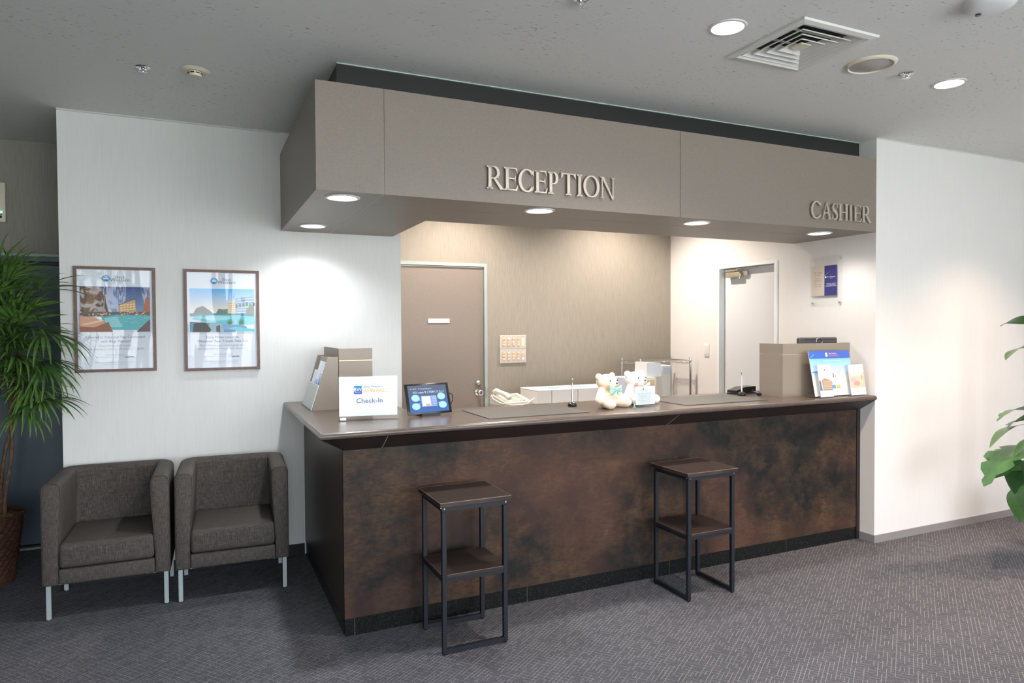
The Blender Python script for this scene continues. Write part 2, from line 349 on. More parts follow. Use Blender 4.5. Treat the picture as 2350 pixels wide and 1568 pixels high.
def text(body, size, mat, parent, loc, rot=(PI/2, 0, 0), align='CENTER', name='lettering', depth=0, sx=1., spacing=1., shear=0):
    c = bpy.data.curves.new('t', 'FONT'); c.body = body; c.size = size; c.align_x = align; c.extrude = depth; c.resolution_u = 2
    c.space_character = spacing; c.shear = shear
    t = bpy.data.objects.new('t', c); COL.objects.link(t); bpy.context.view_layer.update()
    me = bpy.data.meshes.new_from_object(t); bpy.data.objects.remove(t); bpy.data.curves.remove(c)
    me.name = name; me.materials.clear(); me.materials.append(mat)
    o = bpy.data.objects.new(name, me); COL.objects.link(o); o.parent = parent; o.location = loc; o.rotation_euler = rot; o.scale = (sx, 1, 1)
    return o
def prints(name, parent, shapes, y0=0., step=.00012, rough=.5, es=0):
    """flat print: coloured polygons in local x,z stacked towards -y, one mesh"""
    b = bm_(); mats = []; 
    for i, (c_, pts) in enumerate(shapes):
        m = flat(c_, rough, es)
        if m not in mats: mats.append(m)
        vs = [b.verts.new((x, y0-i*step, z)) for x, z in pts]; f = b.faces.new(vs); f.material_index = mats.index(m)
    me = bpy.data.meshes.new(name); b.to_mesh(me); b.free()
    for m in mats: me.materials.append(m)
    o = bpy.data.objects.new(name, me); COL.objects.link(o); o.parent = parent; return o
def rect(x0, x1, z0, z1): return [(x0, z0), (x1, z0), (x1, z1), (x0, z1)]
def ell(x, z, a, b_, n=20): return [(x+a*math.cos(2*PI*i/n), z+b_*math.sin(2*PI*i/n)) for i in range(n)]

# ------------------------------------------------------------------ the room
RX0, RX1, RY0, RY1 = -2.6, 7.6, -2.0, 5.55
b = bm_(); box(b, RX0-.2, RX1+.2, RY0-.2, RY1+.2, -.05, 0); struct('floor', b, m_carpet)
VX, VY, VH = 2.490, 2.280, .205     # ceiling vent centre and half opening
CDL = [(2.049, 2.263), (3.588, 2.314), (5.13, 2.314), (.51, 2.263)]
SDL = [(1.95, 4.86), (3.45, 4.86)]
holes = [[(VX-VH, VY-VH), (VX+VH, VY-VH), (VX+VH, VY+VH), (VX-VH, VY+VH)]]+[circle(x, y, .0655) for x, y in CDL+SDL]
b = bm_(); holed_plate(b, [(RX0-.2, RY0-.2), (RX1+.2, RY0-.2), (RX1+.2, RY1+.2), (RX0-.2, RY1+.2)], holes, H, H+.05); struct('ceiling', b, m_ceil)

# poster wall (slab) with its return to the staff area
b = bm_(); prism(b, [(XWL, YW), (XWE, YW), (XWE, YB), (XWE-.12, YB), (XWE-.12, YW+.15), (XWL, YW+.15)], 0, H); struct('wall_back', b, m_white)
b = bm_(); box(b, XWL, .615, YW-.008, YW, 0, .072); struct('baseboard_back', b, m_baseblack)
b = bm_(); box(b, XWL, XS, YW-.012, YW, H-.008, H); struct('trim_1', b, M('white_ceiling_bead', (.62, .63, .62), .5))
# far left wall with blue steel door
DX0, DX1 = -2.2, -.62
b = bm_(); prism(b, [(RX0-.2, 0), (DX0, 0), (DX0, 1.985), (DX1, 1.985), (DX1, 0), (XWE-.12, 0), (XWE-.12, H), (RX0-.2, H)], RY1, RY1+.12, 'y'); struct('wall_far', b, m_farwall)
b = bm_(); prism(b, [(DX0, 0), (DX0, 1.985), (DX1, 1.985), (DX1, 0), (DX1-.03, 0), (DX1-.03, 1.955), (DX0+.03, 1.955), (DX0+.03, 0)], RY1-.012, RY1+.08, 'y')
d1 = struct('door_1', b, m_bluedoor)
bb('leaf', m_bluedoor, d1, DX0+.032, DX1-.032, RY1+.012, RY1+.05, .03, 1.93)
bb('head_channel', M('dark_blue_shadow_gap', (.02, .03, .045), .5), d1, DX0+.03, DX1-.03, RY1+.006, RY1+.05, 1.934, 1.952)
bb('head_flashing', m_bluetrim, d1, DX0-.05, DX1+.05, RY1-.03, RY1, 1.987, 2.004)
bb('threshold', m_bluetrim, d1, DX0+.03, DX1-.03, RY1-.01, RY1+.05, 0, .012)
bb('backing', m_dark, d1, DX0+.001, DX1-.001, RY1+.085, RY1+.115, 0, 1.984)  # unseen panel added to stop sky light leaking round the leaf
# staff area back wall with brown door
BX0, BX1, BZ = 1.36, 2.246, 2.035
b = bm_(); prism(b, [(XWE-.12, 0), (BX0, 0), (BX0, BZ), (BX1, BZ), (BX1, 0), (XR+.15, 0), (XR+.15, H), (XWE-.12, H)], YB, YB+.12, 'y'); struct('wall_staff', b, m_brownwall)
b = bm_(); t_ = .028
prism(b, [(BX0, 0), (BX0, BZ), (BX1, BZ), (BX1, 0), (BX1-t_, 0), (BX1-t_, BZ-t_), (BX0+t_, BZ-t_), (BX0+t_, 0)], YB-.014, YB+.08, 'y')
d3 = struct('door_3', b, m_framegrey)
bb('leaf', m_doorbrown, d3, BX0+t_+.003, BX1-t_-.004, YB+.004, YB+.044, .005, BZ-t_-.004)
bb('head_bead', m_ivory, d3, BX0+t_, BX1-t_, YB-.006, YB+.002, BZ-t_-.010, BZ-t_-.004)
def knob(z):
    b = bm_(); x = 2.162
    if z < .97:
        lathe(b, [(0, 0), (.030, 0), (.030, .006), (.014, .012), (.012, .030), (.026, .040), (.029, .052), (.024, .064), (0, .067)])
    else:
        lathe(b, [(0, 0), (.024, 0), (.024, .006), (.019, .012), (.012, .013), (.012, .017), (0, .018)])
    bmesh.ops.transform(b, matrix=Matrix.Translation((x, YB+.004, z)) @ Matrix.Rotation(PI/2, 4, 'X'), verts=b.verts)
    return obj('door_knob' if z < .97 else 'deadbolt', b, m_nickel, d3, 40)
bb('backing', m_dark, d3, BX0+.001, BX1-.001, YB+.085, YB+.115, 0, BZ-.001)  # added behind the brown leaf to keep outside light from its gaps
kn = knob(.938); knob(1.020)
b = bm_(); box(b, -.004, .004, 0, .004, -.016, .016); obj('keyhole', b, m_dark, kn, loc=(2.162, YB-.066, .938))
bb('strike_plate', m_nickel, d3, BX1-.026, BX1-.006, YB-.016, YB-.012, .90, .98)
pp = bb('name_plate', M('white_name_plate', (.80, .79, .76), .4), d3, 1.721, 1.907, YB-.002, YB+.004, 1.530, 1.566)
text('PRIVATE', .026, flat((.42, .40, .37)), pp, (1.814, YB-.0035, 1.5385), sx=.95, spacing=1.25)
# right side wall (faces the counter) with white door, and its end wall towards the lobby
WY0, WY1, WZ = 4.054, 4.739, 2.018
b = bm_(); prism(b, [(YS, 0), (WY0, 0), (WY0, WZ), (WY1, WZ), (WY1, 0), (YB+.12, 0), (YB+.12, H), (YS, H)], XR, XR+.15, 'x'); struct('wall_side', b, m_whiter)
b = bm_(); t_ = .026
prism(b, [(WY0, 0), (WY0, WZ), (WY1, WZ), (WY1, 0), (WY1-t_, 0), (WY1-t_, WZ-t_), (WY0+t_, WZ-t_), (WY0+t_, 0)], XR-.012, XR+.12, 'x')
d2 = struct('door_2', b, m_framewhite)
bb('leaf', m_doorwhite, d2, XR+.050, XR+.085, WY0+t_+.003, WY1-t_-.003, .006, WZ-t_-.004)
bb('backing', m_dark, d2, XR+.122, XR+.145, WY0+.001, WY1-.001, 0, WZ-.001)  # added unseen, blocks the sky behind the white door
b = bm_(); prism(b, [(XR+.1501, YS), (RX1, YS), (RX1, YS+.15), (XR+.1501, YS+.15)], 0, H); struct('wall_front', b, m_whiter)
b = bm_(); box(b, RX1, RX1+.15, RY0, YS, 0, H); struct('wall_right', b, m_whiter)
b = bm_(); box(b, RX0-.15, RX0, RY0, RY1, 0, H); struct('wall_left', b, m_farwall)
b = bm_(); prism(b, [(XR-.008, YS-.008), (RX1, YS-.008), (RX1, YS), (XR, YS), (XR, 3.300), (XR-.008, 3.300)], 0, .052); struct('baseboard_right', b, m_basegrey)
b = bm_(); prism(b, [(XR-.006, YS-.006), (RX1, YS-.006), (RX1, YS), (XR, YS), (XR, 3.32), (XR-.006, 3.32)], H-.006, H); struct('trim_2', b, M('white_ceiling_bead', (.66, .66, .64), .5))
# window wall behind the camera
b = bm_()
xs = [RX0-.2]+[x for w in WN for x in w]+[RX1+.2]
for i in range(0, len(xs), 2): box(b, xs[i], xs[i+1], RY0-.15, RY0, 0, H)
for x0, x1 in WN: box(b, x0, x1, RY0-.15, RY0, 2.5, H); box(b, x0, x1, RY0-.15, RY0, 0, .15)
struct('wall_window', b, m_white)
for i, (x0, x1) in enumerate(WN):
    b = bm_()
    for a in (x0+.02, (x0+x1)/2, x1-.02): box(b, a-.02, a+.02, RY0-.1, RY0-.05, .15, 2.5)
    for a in (.17, 2.48): box(b, x0, x1, RY0-.1, RY0-.05, a-.02, a+.02)
    struct('window_%d' % (i+1), b, m_alu)
b = bm_(); box(b, -30, 34, -40, RY0-.2, -.25, -.2); struct('ground', b, M('pale_bounce_ground', (.42, .42, .38), .9))  # lawn coloured pale so that it throws light up to the ceiling

# ------------------------------------------------------------------ ceiling fittings
def downlight(x, y, z, label, group, watts, color, r=.080, angle=140, blend=.8, name='downlight', es=None):
    t = thing(name, label, 'ceiling light', (x, y, z), 0, group)
    k = r/.08
    b = bm_(); lathe(b, [(.064*k, -.001), (.068*k, -.0065), (.078*k, -.005), (.080*k, -.0005), (.064*k, -.0005)], seg=40); obj('trim_ring', b, m_ringw, t, 50)
    b = bm_(); lathe(b, [(.0645*k, -.0005), (.060*k, .02), (.052*k, .022)], seg=32); obj('reflector', b, m_reflector, t, 50)
    b = bm_(); lathe(b, [(.060*k, .012), (0, .012)], seg=32); obj('diffuser', b, m_glow, t)
    b = bm_(); lathe(b, [(.0645*k, .001), (.0645*k, .10), (0, .10)], seg=24); obj('housing', b, m_alu, t)
    lamp('lamp_light', 'SPOT', (0, 0, .004), watts, color, (0, 0, 0), t, spot_size=math.radians(angle), spot_blend=blend, shadow_soft_size=.05*k)
    return t
WHITE = (1, .97, .93); WARM = (1, .74, .55); COOL = (.93, .97, 1)
downlight(2.049, 2.263, H, 'round white recessed downlight in the ceiling left of the square vent', 'lit downlights in the lobby ceiling', 110, (1, .90, .84))
downlight(3.588, 2.314, H, 'round white recessed downlight in the ceiling near the right corner', 'lit downlights in the lobby ceiling', 170, WARM, angle=110, blend=1.)
downlight(5.13, 2.314, H, 'round white recessed downlight outside the frame to the right', 'lit downlights in the lobby ceiling', 210, WARM, angle=104, blend=1.)
for (x, y), lb in zip(SDL, ('left', 'right')):
    downlight(x, y, H, 'warm downlight hidden above the staff area, the %s of the two' % lb, 'downlights hidden behind the bulkhead', 175, (1, .88, .77))
CL = [(.637, 3.337, 'front downlight at the left corner of the bulkhead underside', 60), (.645, 4.335, 'downlight at the back of the bulkhead underside nearest the white wall', 34),
      (1.681, 3.30, 'bulkhead downlight below the letters RECEPTION', 45), (2.762, 3.319, 'bulkhead downlight between the words RECEPTION and CASHIER', 50), (3.86, 3.371, 'bulkhead downlight below the word CASHIER', 20)]
for x, y, lb, w in CL: downlight(x, y, ZB, lb, 'downlights in the bulkhead underside', w, COOL if x < 1 else WHITE, .084)
# louvred vent
t = thing('air_vent', 'square white ceiling air vent with nested louvres', 'vent', (VX, VY, H))
def sqring(b, a0, z0, a1, z1, th=.003):
    pts = [(a0, z0), (a1, z1), (a1-th, z1+.001), (a0-th, z0+.001)]
    V = [[b.verts.new((sx*p[0], sy_*p[0], p[1])) for sx, sy_ in ((-1, -1), (1, -1), (1, 1), (-1, 1))] for p in pts]
    for k in range(4):
        A, B = V[k], V[(k+1) % 4]
        for i in range(4): b.faces.new((A[i], A[(i+1) % 4], B[(i+1) % 4], B[i]))
m_vent = M('white_vent_metal', (.74, .72, .68), .4)
b = bm_()
prof = [(.225, -.001), (.222, -.010), (.196, -.014), (.186, -.006), (.192, .0), (.200, .04), (.2045, .04), (.2045, -.001)]
V = [[b.verts.new((sx*p[0], sy_*p[0], p[1])) for sx, sy_ in ((-1, -1), (1, -1), (1, 1), (-1, 1))] for p in prof]
for k in range(len(prof)):
    A, B = V[k], V[(k+1) % len(prof)]
    for i in range(4): b.faces.new((A[i], A[(i+1) % 4], B[(i+1) % 4], B[i]))
obj('frame', b, m_vent, t)
for a in (.180, .143, .106, .069):
    b = bm_(); sqring(b, a, -.008, a-.036, .018, .002); sqring(b, a+.003, -.006, a, -.009); obj('louvre', b, m_vent, t)
b = bm_(); prism(b, [(-.030, -.030), (.030, -.030), (.030, .030), (-.030, .030)], -.006, .0); obj('centre_plate', b, m_ivory, t)
b = bm_(); box(b, -.2, .2, -.2, .2, .045, .049); obj('duct', b, m_dark, t)
for k in (-1, 1): bb('cross_bar', m_vent, t, -.19, .19, k*.06-.006, k*.06+.006, .031, .036)
# ceiling loudspeaker
t = thing('ceiling_speaker', 'round flush ceiling loudspeaker with ivory rim beside the vent', 'speaker', (2.974, 2.300, H))
b = bm_(); lathe(b, [(.096, -.004), (.100, -.012), (.112, -.008), (.116, -.0005), (.096, -.0005)], seg=48); obj('rim', b, m_ivory, t, 50)
b = bm_(); lathe(b, [(.096, -.006), (.080, -.006), (.078, -.008), (.060, -.008), (.058, -.009), (0, -.009)], seg=48); obj('grille', b, M('grey_speaker_grille', (.36, .32, .31), .5), t, 30)
def sprinkler(x, y, label):
    t = thing('sprinkler', label, 'sprinkler', (x, y, H), 0, 'ceiling sprinklers')
    b = bm_(); lathe(b, [(.0, -.0008), (.034, -.0008), (.034, -.004), (.024, -.010), (.0, -.010)], seg=24); obj('escutcheon', b, m_chrome, t, 40)
    b = bm_(); cyl(b, (0, 0, -.012), .009, .012)
    for s in (-1, 1): tube(b, [(s*.012, 0, -.009), (s*.015, 0, -.017), (s*.004, 0, -.023)], .0026, 6)
    obj('frame_arms', b, m_chrome, t, 40)
    b = bm_()
    for k in range(10):
        a = 2*PI*k/10; box(b, .006, .020, -.003, .003, -.0250, -.0238, M4=Matrix.Rotation(a, 4, 'Z'))
    cyl(b, (0, 0, -.0245), .009, .003); obj('deflector', b, m_chrome, t)
    return t
sprinkler(-.228, 3.751, 'chrome sprinkler head on the ceiling above the left poster')
sprinkler(3.247, 2.310, 'chrome sprinkler head on the ceiling beside the round speaker')
sprinkler(1.352, 2.300, 'sprinkler head cut by the top edge of the picture')
t = thing('smoke_detector', 'flat ivory round smoke detector on the ceiling', 'detector', (0, 3.706, H))
b = bm_(); lathe(b, [(0, -.0005), (.068, -.0005), (.070, -.004), (.050, -.012), (.048, -.010), (.030, -.010)], seg=40); obj('base', b, m_ivory, t, 40)
b = bm_(); lathe(b, [(.031, -.010), (.031, -.020), (.028, -.030), (0, -.032)], seg=32); obj('sensor_head', b, m_ivory, t, 40)
b = bm_()
for k in range(8): box(b, .0306, .0322, -.009, .009, -.019, -.014, M4=Matrix.Rotation(2*PI*(k+.5)/8, 4, 'Z'))
obj('slots', b, m_dark, t)
t = thing('emergency_light', 'white rounded ceiling unit cut off at the top right edge', 'emergency light', (2.815, 1.655, H))
b = bm_(); lathe(b, [(0, -.0005), (.092, -.0005), (.092, -.012), (.080, -.030), (.055, -.040), (0, -.042)], seg=40); obj('housing', b, m_whitep, t, 40)
b = bm_(); cyl(b, (-.005, .045, -.041), .010, .010); obj('lens', b, m_blackp, t, 40)

# ------------------------------------------------------------------ bulkhead (canopy above the counter)
t = thing('bulkhead', 'long taupe laminate bulkhead hanging over the reception counter', 'canopy', (0, 0, 0))
XI, YI, P = 1.225, 3.887, .018
j = .0018
for x0, x1 in ((XS+P, .805-j), (.805+j, 2.537-j), (2.537+j, XR-.001)):
    bb('front_panel', m_soffit, t, x0 if x0 > XS+P else XS, x1, YS, YS+P, ZB-.0, ZT)
bb('side_panel', m_soffit, t, XS, XS+P, YS+P+.0005, YW-.001, ZB, ZT)
def dlh(sel): return [circle(x, y, .0685) for x, y, *_ in CL if sel(x, y)]
UY = 3.478
b = bm_(); holed_plate(b, [(XS+P, YS+P), (.80-j, YS+P), (.80-j, YW-.001), (XS+P, YW-.001)], dlh(lambda x, y: x < .8), ZB, ZB+P); obj('underside_panel', b, m_soffit, t)
b = bm_(); holed_plate(b, [(.80+j, YS+P), (2.515-j, YS+P), (2.515-j, UY-j), (.80+j, UY-j)], dlh(lambda x, y: 1 < x < 2), ZB, ZB+P); obj('underside_panel', b, m_soffit, t)
b = bm_(); holed_plate(b, [(2.515+j, YS+P), (XR-.001, YS+P), (XR-.001, UY-j), (2.515+j, UY-j)], dlh(lambda x, y: x > 2.6), ZB, ZB+P); obj('underside_panel', b, m_soffit, t)
b = bm_(); holed_plate(b, [(.80+j, UY+j), (XR-.001, UY+j), (XR-.001, YI-P), (XI-P, YI-P), (XI-P, YW-.001), (.80+j, YW-.001)], [], ZB, ZB+P); obj('underside_panel', b, m_soffit, t)
bb('joint_strip', m_joint, t, .80-j, .80+j, YS+P, YW-.001, ZB-.0008, ZB+.01)
bb('joint_strip', m_joint, t, 2.515-j*.8, 2.515+j*.8, YS+P, UY, ZB-.0004, ZB+.01)
bb('joint_strip', m_soffit, t, .80, XR-.002, UY-j, UY+j, ZB+.002, ZB+.01)
bb('joint_strip', m_soffit, t, .8035, .8065, YS+.003, YS+.01, ZB, ZT); bb('joint_strip', m_soffit, t, 2.5355, 2.5385, YS+.003, YS+.01, ZB, ZT)
bb('rear_panel', m_soffit, t, XI, XR-.001, YI-P, YI, ZB, ZT); bb('inner_panel', m_soffit, t, XI-P, XI, YI-P, YW-.001, ZB, ZT)
b = bm_(); prism(b, [(XS+P, YS+P), (XR-.001, YS+P), (XR-.001, YI-P), (XI-P, YI-P), (XI-P, YW-.001), (XS+P, YW-.001)], ZT-.03, ZT-.004); obj('top_board', b, m_neck, t)
b = bm_(); prism(b, [(.617, 3.324), (XR-.001, 3.324), (XR-.001, YI-.03), (XI-.03, YI-.03), (XI-.03, YW-.001), (.617, YW-.001)], ZT-.003, H-.0005); obj('black_neck', b, m_neck, t)
bb('neck_corner_trim', m_neck, t, .612, .650, 3.319, 3.3235, ZT-.003, H-.001)
bb('ceiling_bead', M('pale_green_bead', (.35, .42, .39), .5), t, .612, XR-.002, 3.314, 3.3235, H-.006, H-.0006)

# ------------------------------------------------------------------ cut-out serif letters
def stroke(b, path, widths, d):
    """variable-width ribbon with depth d; path in x,z"""
    n = len(path); Lf, Rg = [], []
    for i in range(n):
        p0 = Vector(path[max(i-1, 0)]); p1 = Vector(path[min(i+1, n-1)]); tt = (p1-p0).normalized(); nn = Vector((-tt.y, tt.x)); w = widths[i]/2
        p = Vector(path[i]); Lf.append(p+nn*w); Rg.append(p-nn*w)
    for i in range(n-1):
        prism(b, [tuple(Lf[i]), tuple(Lf[i+1]), tuple(Rg[i+1]), tuple(Rg[i])], 0, d, 'y')
def poly(b, pts, d): prism(b, pts, 0, d, 'y')
def arc(cx, cz, a, bb_, t0, t1, n=20): return [(cx+a*math.cos(math.radians(t0+(t1-t0)*i/n)), cz+bb_*math.sin(math.radians(t0+(t1-t0)*i/n))) for i in range(n+1)]
def bowlw(t0, t1, thin, thick, n=20):
    return [thin+(thick-thin)*abs(math.cos(math.radians(t0+(t1-t0)*i/n)))**1.3 for i in range(n+1)]
def stem(b, x, w, h, d, T, s=.035, top=True, bot=True, z0=0):
    poly(b, [(x-T/2, z0), (x+T/2, z0), (x+T/2, h), (x-T/2, h)], d)
    e = T*.62; th = h*.035
    for on, z, sg in ((bot, z0, 1), (top, h, -1)):
        if on: poly(b, [(x-T/2-e, z), (x+T/2+e, z), (x+T/2+e, z+sg*th), (x+T/2, z+sg*th*2.6), (x-T/2, z+sg*th*2.6), (x-T/2-e, z+sg*th)], d)
def letter(ch, w, h, d):
    b = bm_(); T = h*.135; t_ = h*.055; e = T*.62
    if ch == 'I': stem(b, w/2, w, h, d, T)
    elif ch in 'RP':
        x = e+T/2; stem(b, x, w, h, d, T); zb = h*.47; cz = (h-t_/2+zb)/2; az = (h-t_/2-zb)/2; cx = x+T/2+w*.12; ax = (w*(.86 if ch == 'P' else .78)-T*.5)-cx
        poly(b, [(x, h-t_), (cx, h-t_), (cx, h), (x, h)], d); poly(b, [(x, zb-t_/2), (cx, zb-t_/2), (cx, zb+t_/2), (x, zb+t_/2)], d)
        stroke(b, arc(cx, cz, ax, az, -90, 90), bowlw(-90, 90, t_, T*.95), d)
        if ch == 'R':
            x0 = cx-T*.1; poly(b, [(x0, zb), (x0+T*.95, zb), (w*1.00-e*.2, h*.035), (w*1.04, h*.028), (w*1.04, 0), (w-T*1.15, 0)], d)
    elif ch == 'E':
        x = e+T/2; stem(b, x, w, h, d, T); xr = w*.93
        poly(b, [(x, h-t_), (xr, h-t_), (xr, h), (x, h)], d); poly(b, [(xr-t_*.7, h-t_), (xr+.0, h-h*.23), (xr+t_*.35, h-h*.23), (xr+t_*.1, h)], d); poly(b, [(xr-h*.09, h-t_), (xr-t_*.2, h-h*.17), (xr, h-t_)], d)
        zm = h*.53; xm = w*.80; poly(b, [(x, zm-t_/2), (xm, zm-t_/2), (xm, zm+t_/2), (x, zm+t_/2)], d); poly(b, [(xm-t_*.5, zm-h*.02), (xm, zm-h*.14), (xm+t_*.4, zm-h*.14), (xm+t_*.4, zm+h*.14), (xm, zm+h*.14), (xm-t_*.5, zm+h*.02)], d)
        poly(b, [(x, 0), (w*.93, 0), (w*1.03, h*.24), (w*.98, h*.24), (w*.84, t_*1.2), (x, t_*1.05)], d)
    elif ch in 'OC':
        cx = w/2 if ch == 'O' else w*.55; a = (w/2-T/2) if ch == 'O' else (w*.55-T/2)
        if ch == 'O':
            for t0 in (0, 90, 180, 270): stroke(b, arc(cx, h/2, a, h*.5-t_*.4, t0, t0+90.5, 12), bowlw(t0, t0+90.5, t_, T*1.02, 12), d)
        else:
            stroke(b, arc(cx, h/2, a, h*.5-t_*.4, 38, 322, 40), [w_*(1 if 60 < 38+284*i/40 < 300 else 1.15) for i, w_ in enumerate(bowlw(38, 322, t_*1.15, T*1.05, 40))], d)
            poly(b, [(w*.955, h*.97), (w*.995, h*.97), (w*.995, h*.73), (w*.945, h*.73), (w*.86, h*.86)], d); poly(b, [(w*.86, h*.15), (w*.955, h*.27), (w*1.0, h*.27), (w*.93, h*.10)], d)
    elif ch == 'T':
        stem(b, w/2, w, h, d, T, top=False); poly(b, [(w*.03, h-t_), (w*.97, h-t_), (w*.97, h), (w*.03, h)], d)
        for s, x in ((1, w*.03), (-1, w*.97)): poly(b, [(x-s*w*.01, h+.0), (x+s*h*.10, h-t_*.9), (x+s*t_*.25, h-h*.22), (x-s*t_*.55, h-h*.22), (x-s*w*.035, h*1.03)][::s], d)
    elif ch == 'N':
        t2 = t_*1.05; xl, xr_ = w*.16, w*.86
        stem(b, xl, w, h, d, t2, top=False); stem(b, xr_, w, h, d, t2, bot=False); th = h*.035
        for x in (xl, ): poly(b, [(x-T*.8, 0), (x+T*.8, 0), (x+T*.8, th), (x-T*.8, th)], d)
        poly(b, [(xr_-T*.8, h-th), (xr_+T*.8, h-th), (xr_+T*.8, h), (xr_-T*.8, h)], d)
        poly(b, [(xl-T*.75, h), (xl+T*.75, h), (xr_+t2/2, -h*.02), (xr_-T*.25, -h*.02), (xl-t2*.2, h-th*1.5), (xl-T*.75, h-th)], d)
    elif ch == 'A':
        ap = (w*.52, h*1.02); th = h*.035
        poly(b, [(w*.12, 0), (w*.12+t_, 0), (ap[0]+t_*.2, h*.92), (ap[0], h*1.02)][::1], d)
        poly(b, [(ap[0]-t_*.5, h*1.02), (ap[0]+t_*.6, h*1.02), (w*.93, 0), (w*.93-T, 0)], d)
        poly(b, [(w*.22, h*.34), (w*.74, h*.34), (w*.72, h*.34+t_), (w*.24, h*.34+t_)], d)
        poly(b, [(0, 0), (w*.32, 0), (w*.32, th), (0, th)], d); poly(b, [(w*.66, 0), (w*1.02, 0), (w*1.02, th), (w*.66, th)], d)
    elif ch == 'H':
        for x in (e+T/2, w-e-T/2): stem(b, x, w, h, d, T)
        poly(b, [(e+T/2, h*.5-t_/2), (w-e-T/2, h*.5-t_/2), (w-e-T/2, h*.5+t_/2), (e+T/2, h*.5+t_/2)], d)
    elif ch == 'S':
        pth = [(.86, .80), (.78, .90), (.62, .965), (.44, .965), (.27, .88), (.20, .75), (.27, .63), (.44, .54), (.62, .46), (.78, .36), (.83, .23), (.74, .10), (.56, .035), (.36, .04), (.20, .12), (.12, .25)]
        pth = [(x*w, z*h) for x, z in pth]; k = len(pth)
        wd = [t_*.8, t_*1., t_*1.1, t_*1.2, t_*1.7, T*.8, T*1., T*1.15, T*1.15, T*1., T*.8, t_*1.7, t_*1.2, t_*1.1, t_, t_*.8]
        stroke(b, pth, wd, d); poly(b, [(w*.83, h*.98), (w*.90, h*.98), (w*.92, h*.72), (w*.86, h*.72), (w*.80, h*.86)], d); poly(b, [(w*.10, h*.30), (w*.15, h*.30), (w*.22, h*.12), (w*.13, h*.02), (w*.08, h*.02)], d)
    return b
def sign(word, spans, z0, h, label, rz):
    t = thing('wall_lettering', label, 'sign', (spans[0][0], YS-.019, z0))
    for ch, (a, c) in zip(word, spans):
        b = letter(ch, c-a, h, .008); o = obj('letter', b, m_brush, t, loc=(a-spans[0][0], 0, 0))
        o['label'] = 'metal letter %s' % ch
        o.rotation_euler = (random.uniform(-.01, .01), 0, random.uniform(-rz, rz))
        b = bm_()
        for q in (.3, .7): cyl(b, ((c-a)*q if ch not in 'TI' else (c-a)*.5, .013, h*.5 if ch not in 'CO' else h*.04), .003, .010, 'y', 8)
        obj('stand_off_pin', b, m_brush, o)
sign('RECEPTION', [(1.320, 1.412), (1.415, 1.492), (1.496, 1.584), (1.588, 1.662), (1.666, 1.738), (1.746, 1.832), (1.838, 1.876), (1.880, 1.980), (1.982, 2.082)], 2.191, .116, 'brushed metal serif letters reading RECEPTION on the bulkhead', .03)
sign('CASHIER', [(3.560, 3.646), (3.648, 3.738), (3.741, 3.804), (3.806, 3.896), (3.900, 3.942), (3.948, 4.022), (4.026, 4.112)], 2.180, .110, 'brushed metal serif letters reading CASHIER at the bulkhead right end', .03)

# ------------------------------------------------------------------ reception counter
t = thing('reception_counter', 'long brown mottled reception counter with black stone plinth', 'counter', (0, 0, 0))
CF, CX0 = 3.3075, .620
bb('front_panel', m_rust, t, CX0, 4.155, CF, CF+.03, .0855, .905)
bb('side_panel', m_wenge, t, CX0, CX0+.03, CF+.0305, YW-.001, .0855, .905)
bb('end_post', m_fascia, t, 4.1555, XR-.001, CF-.006, CF+.03, .0, .905)
bb('back_panel', m_wenge, t, 1.10, 4.15, 3.76, 3.785, .02, .96); bb('inner_side_panel', m_wenge, t, 1.075, 1.0995, 3.76, YW-.002, .02, .96)
bb('core', m_wenge, t, CX0+.031, 4.15, CF+.031, 3.75, .02, .90)
px = [CX0+.002, .668, 1.601, 2.552, 3.503, 4.1550]
for a, c in zip(px, px[1:]): bb('plinth_stone', m_granite, t, a+.001, c-.001, CF+.002, CF+.03, 0, .085)
bb('plinth_stone', m_granite, t, CX0+.002, CX0+.03, CF+.031, YW-.01, 0, .085)
for a in px[1:-1]: bb('plinth_joint', M('grey_grout', (.16, .15, .14), .7), t, a-.001, a+.001, CF+.003, CF+.02, 0, .084)
t = thing('countertop', 'brown laminate countertop with rounded edge on the reception counter', 'countertop', (0, 0, 0))
CT = 3.173; r_ = .016
def nose(y0, z): return [(y0+r_-r_*math.sin(math.radians(a)), z-r_+r_*math.cos(math.radians(a))) for a in range(0, 181, 15)]
LX = XS-.001
b = bm_(); prism(b, [(LX+r_, CT+r_), (XR-.001, CT+r_), (XR-.001, 3.807), (1.10, 3.807), (1.10, YW-.001), (LX+r_, YW-.001)], ZC-2*r_, ZC)
obj('slab', b, m_top, t)
b = bm_(); pr = nose(CT, ZC)
rings = []
# mitred sweep of the bullnose: left end back -> front-left corner -> right end
for cxx, cyy, kind in ((None, YW-.001, 'L'), (0, 0, 'C'), (XR-.001, None, 'R')):
    ring = []
    for (y, z) in pr+[(CT+r_, ZC-2*r_), (CT+r_, ZC)][:0]:
        o_ = y-CT
        ring.append(b.verts.new((LX+o_, YW-.001, z)) if kind == 'L' else b.verts.new((LX+o_, CT+o_, z)) if kind == 'C' else b.verts.new((XR-.001, y, z)))
    rings.append(ring)
for A, B in zip(rings, rings[1:]):
    for i in range(len(A)-1): b.faces.new((A[i], A[i+1], B[i+1], B[i]))
    b.faces.new((A[-1], A[0], B[0], B[-1]))
for R_ in (rings[0], rings[-1]): b.faces.new(R_)
obj('bullnose_edge', b, m_top, t, 40)
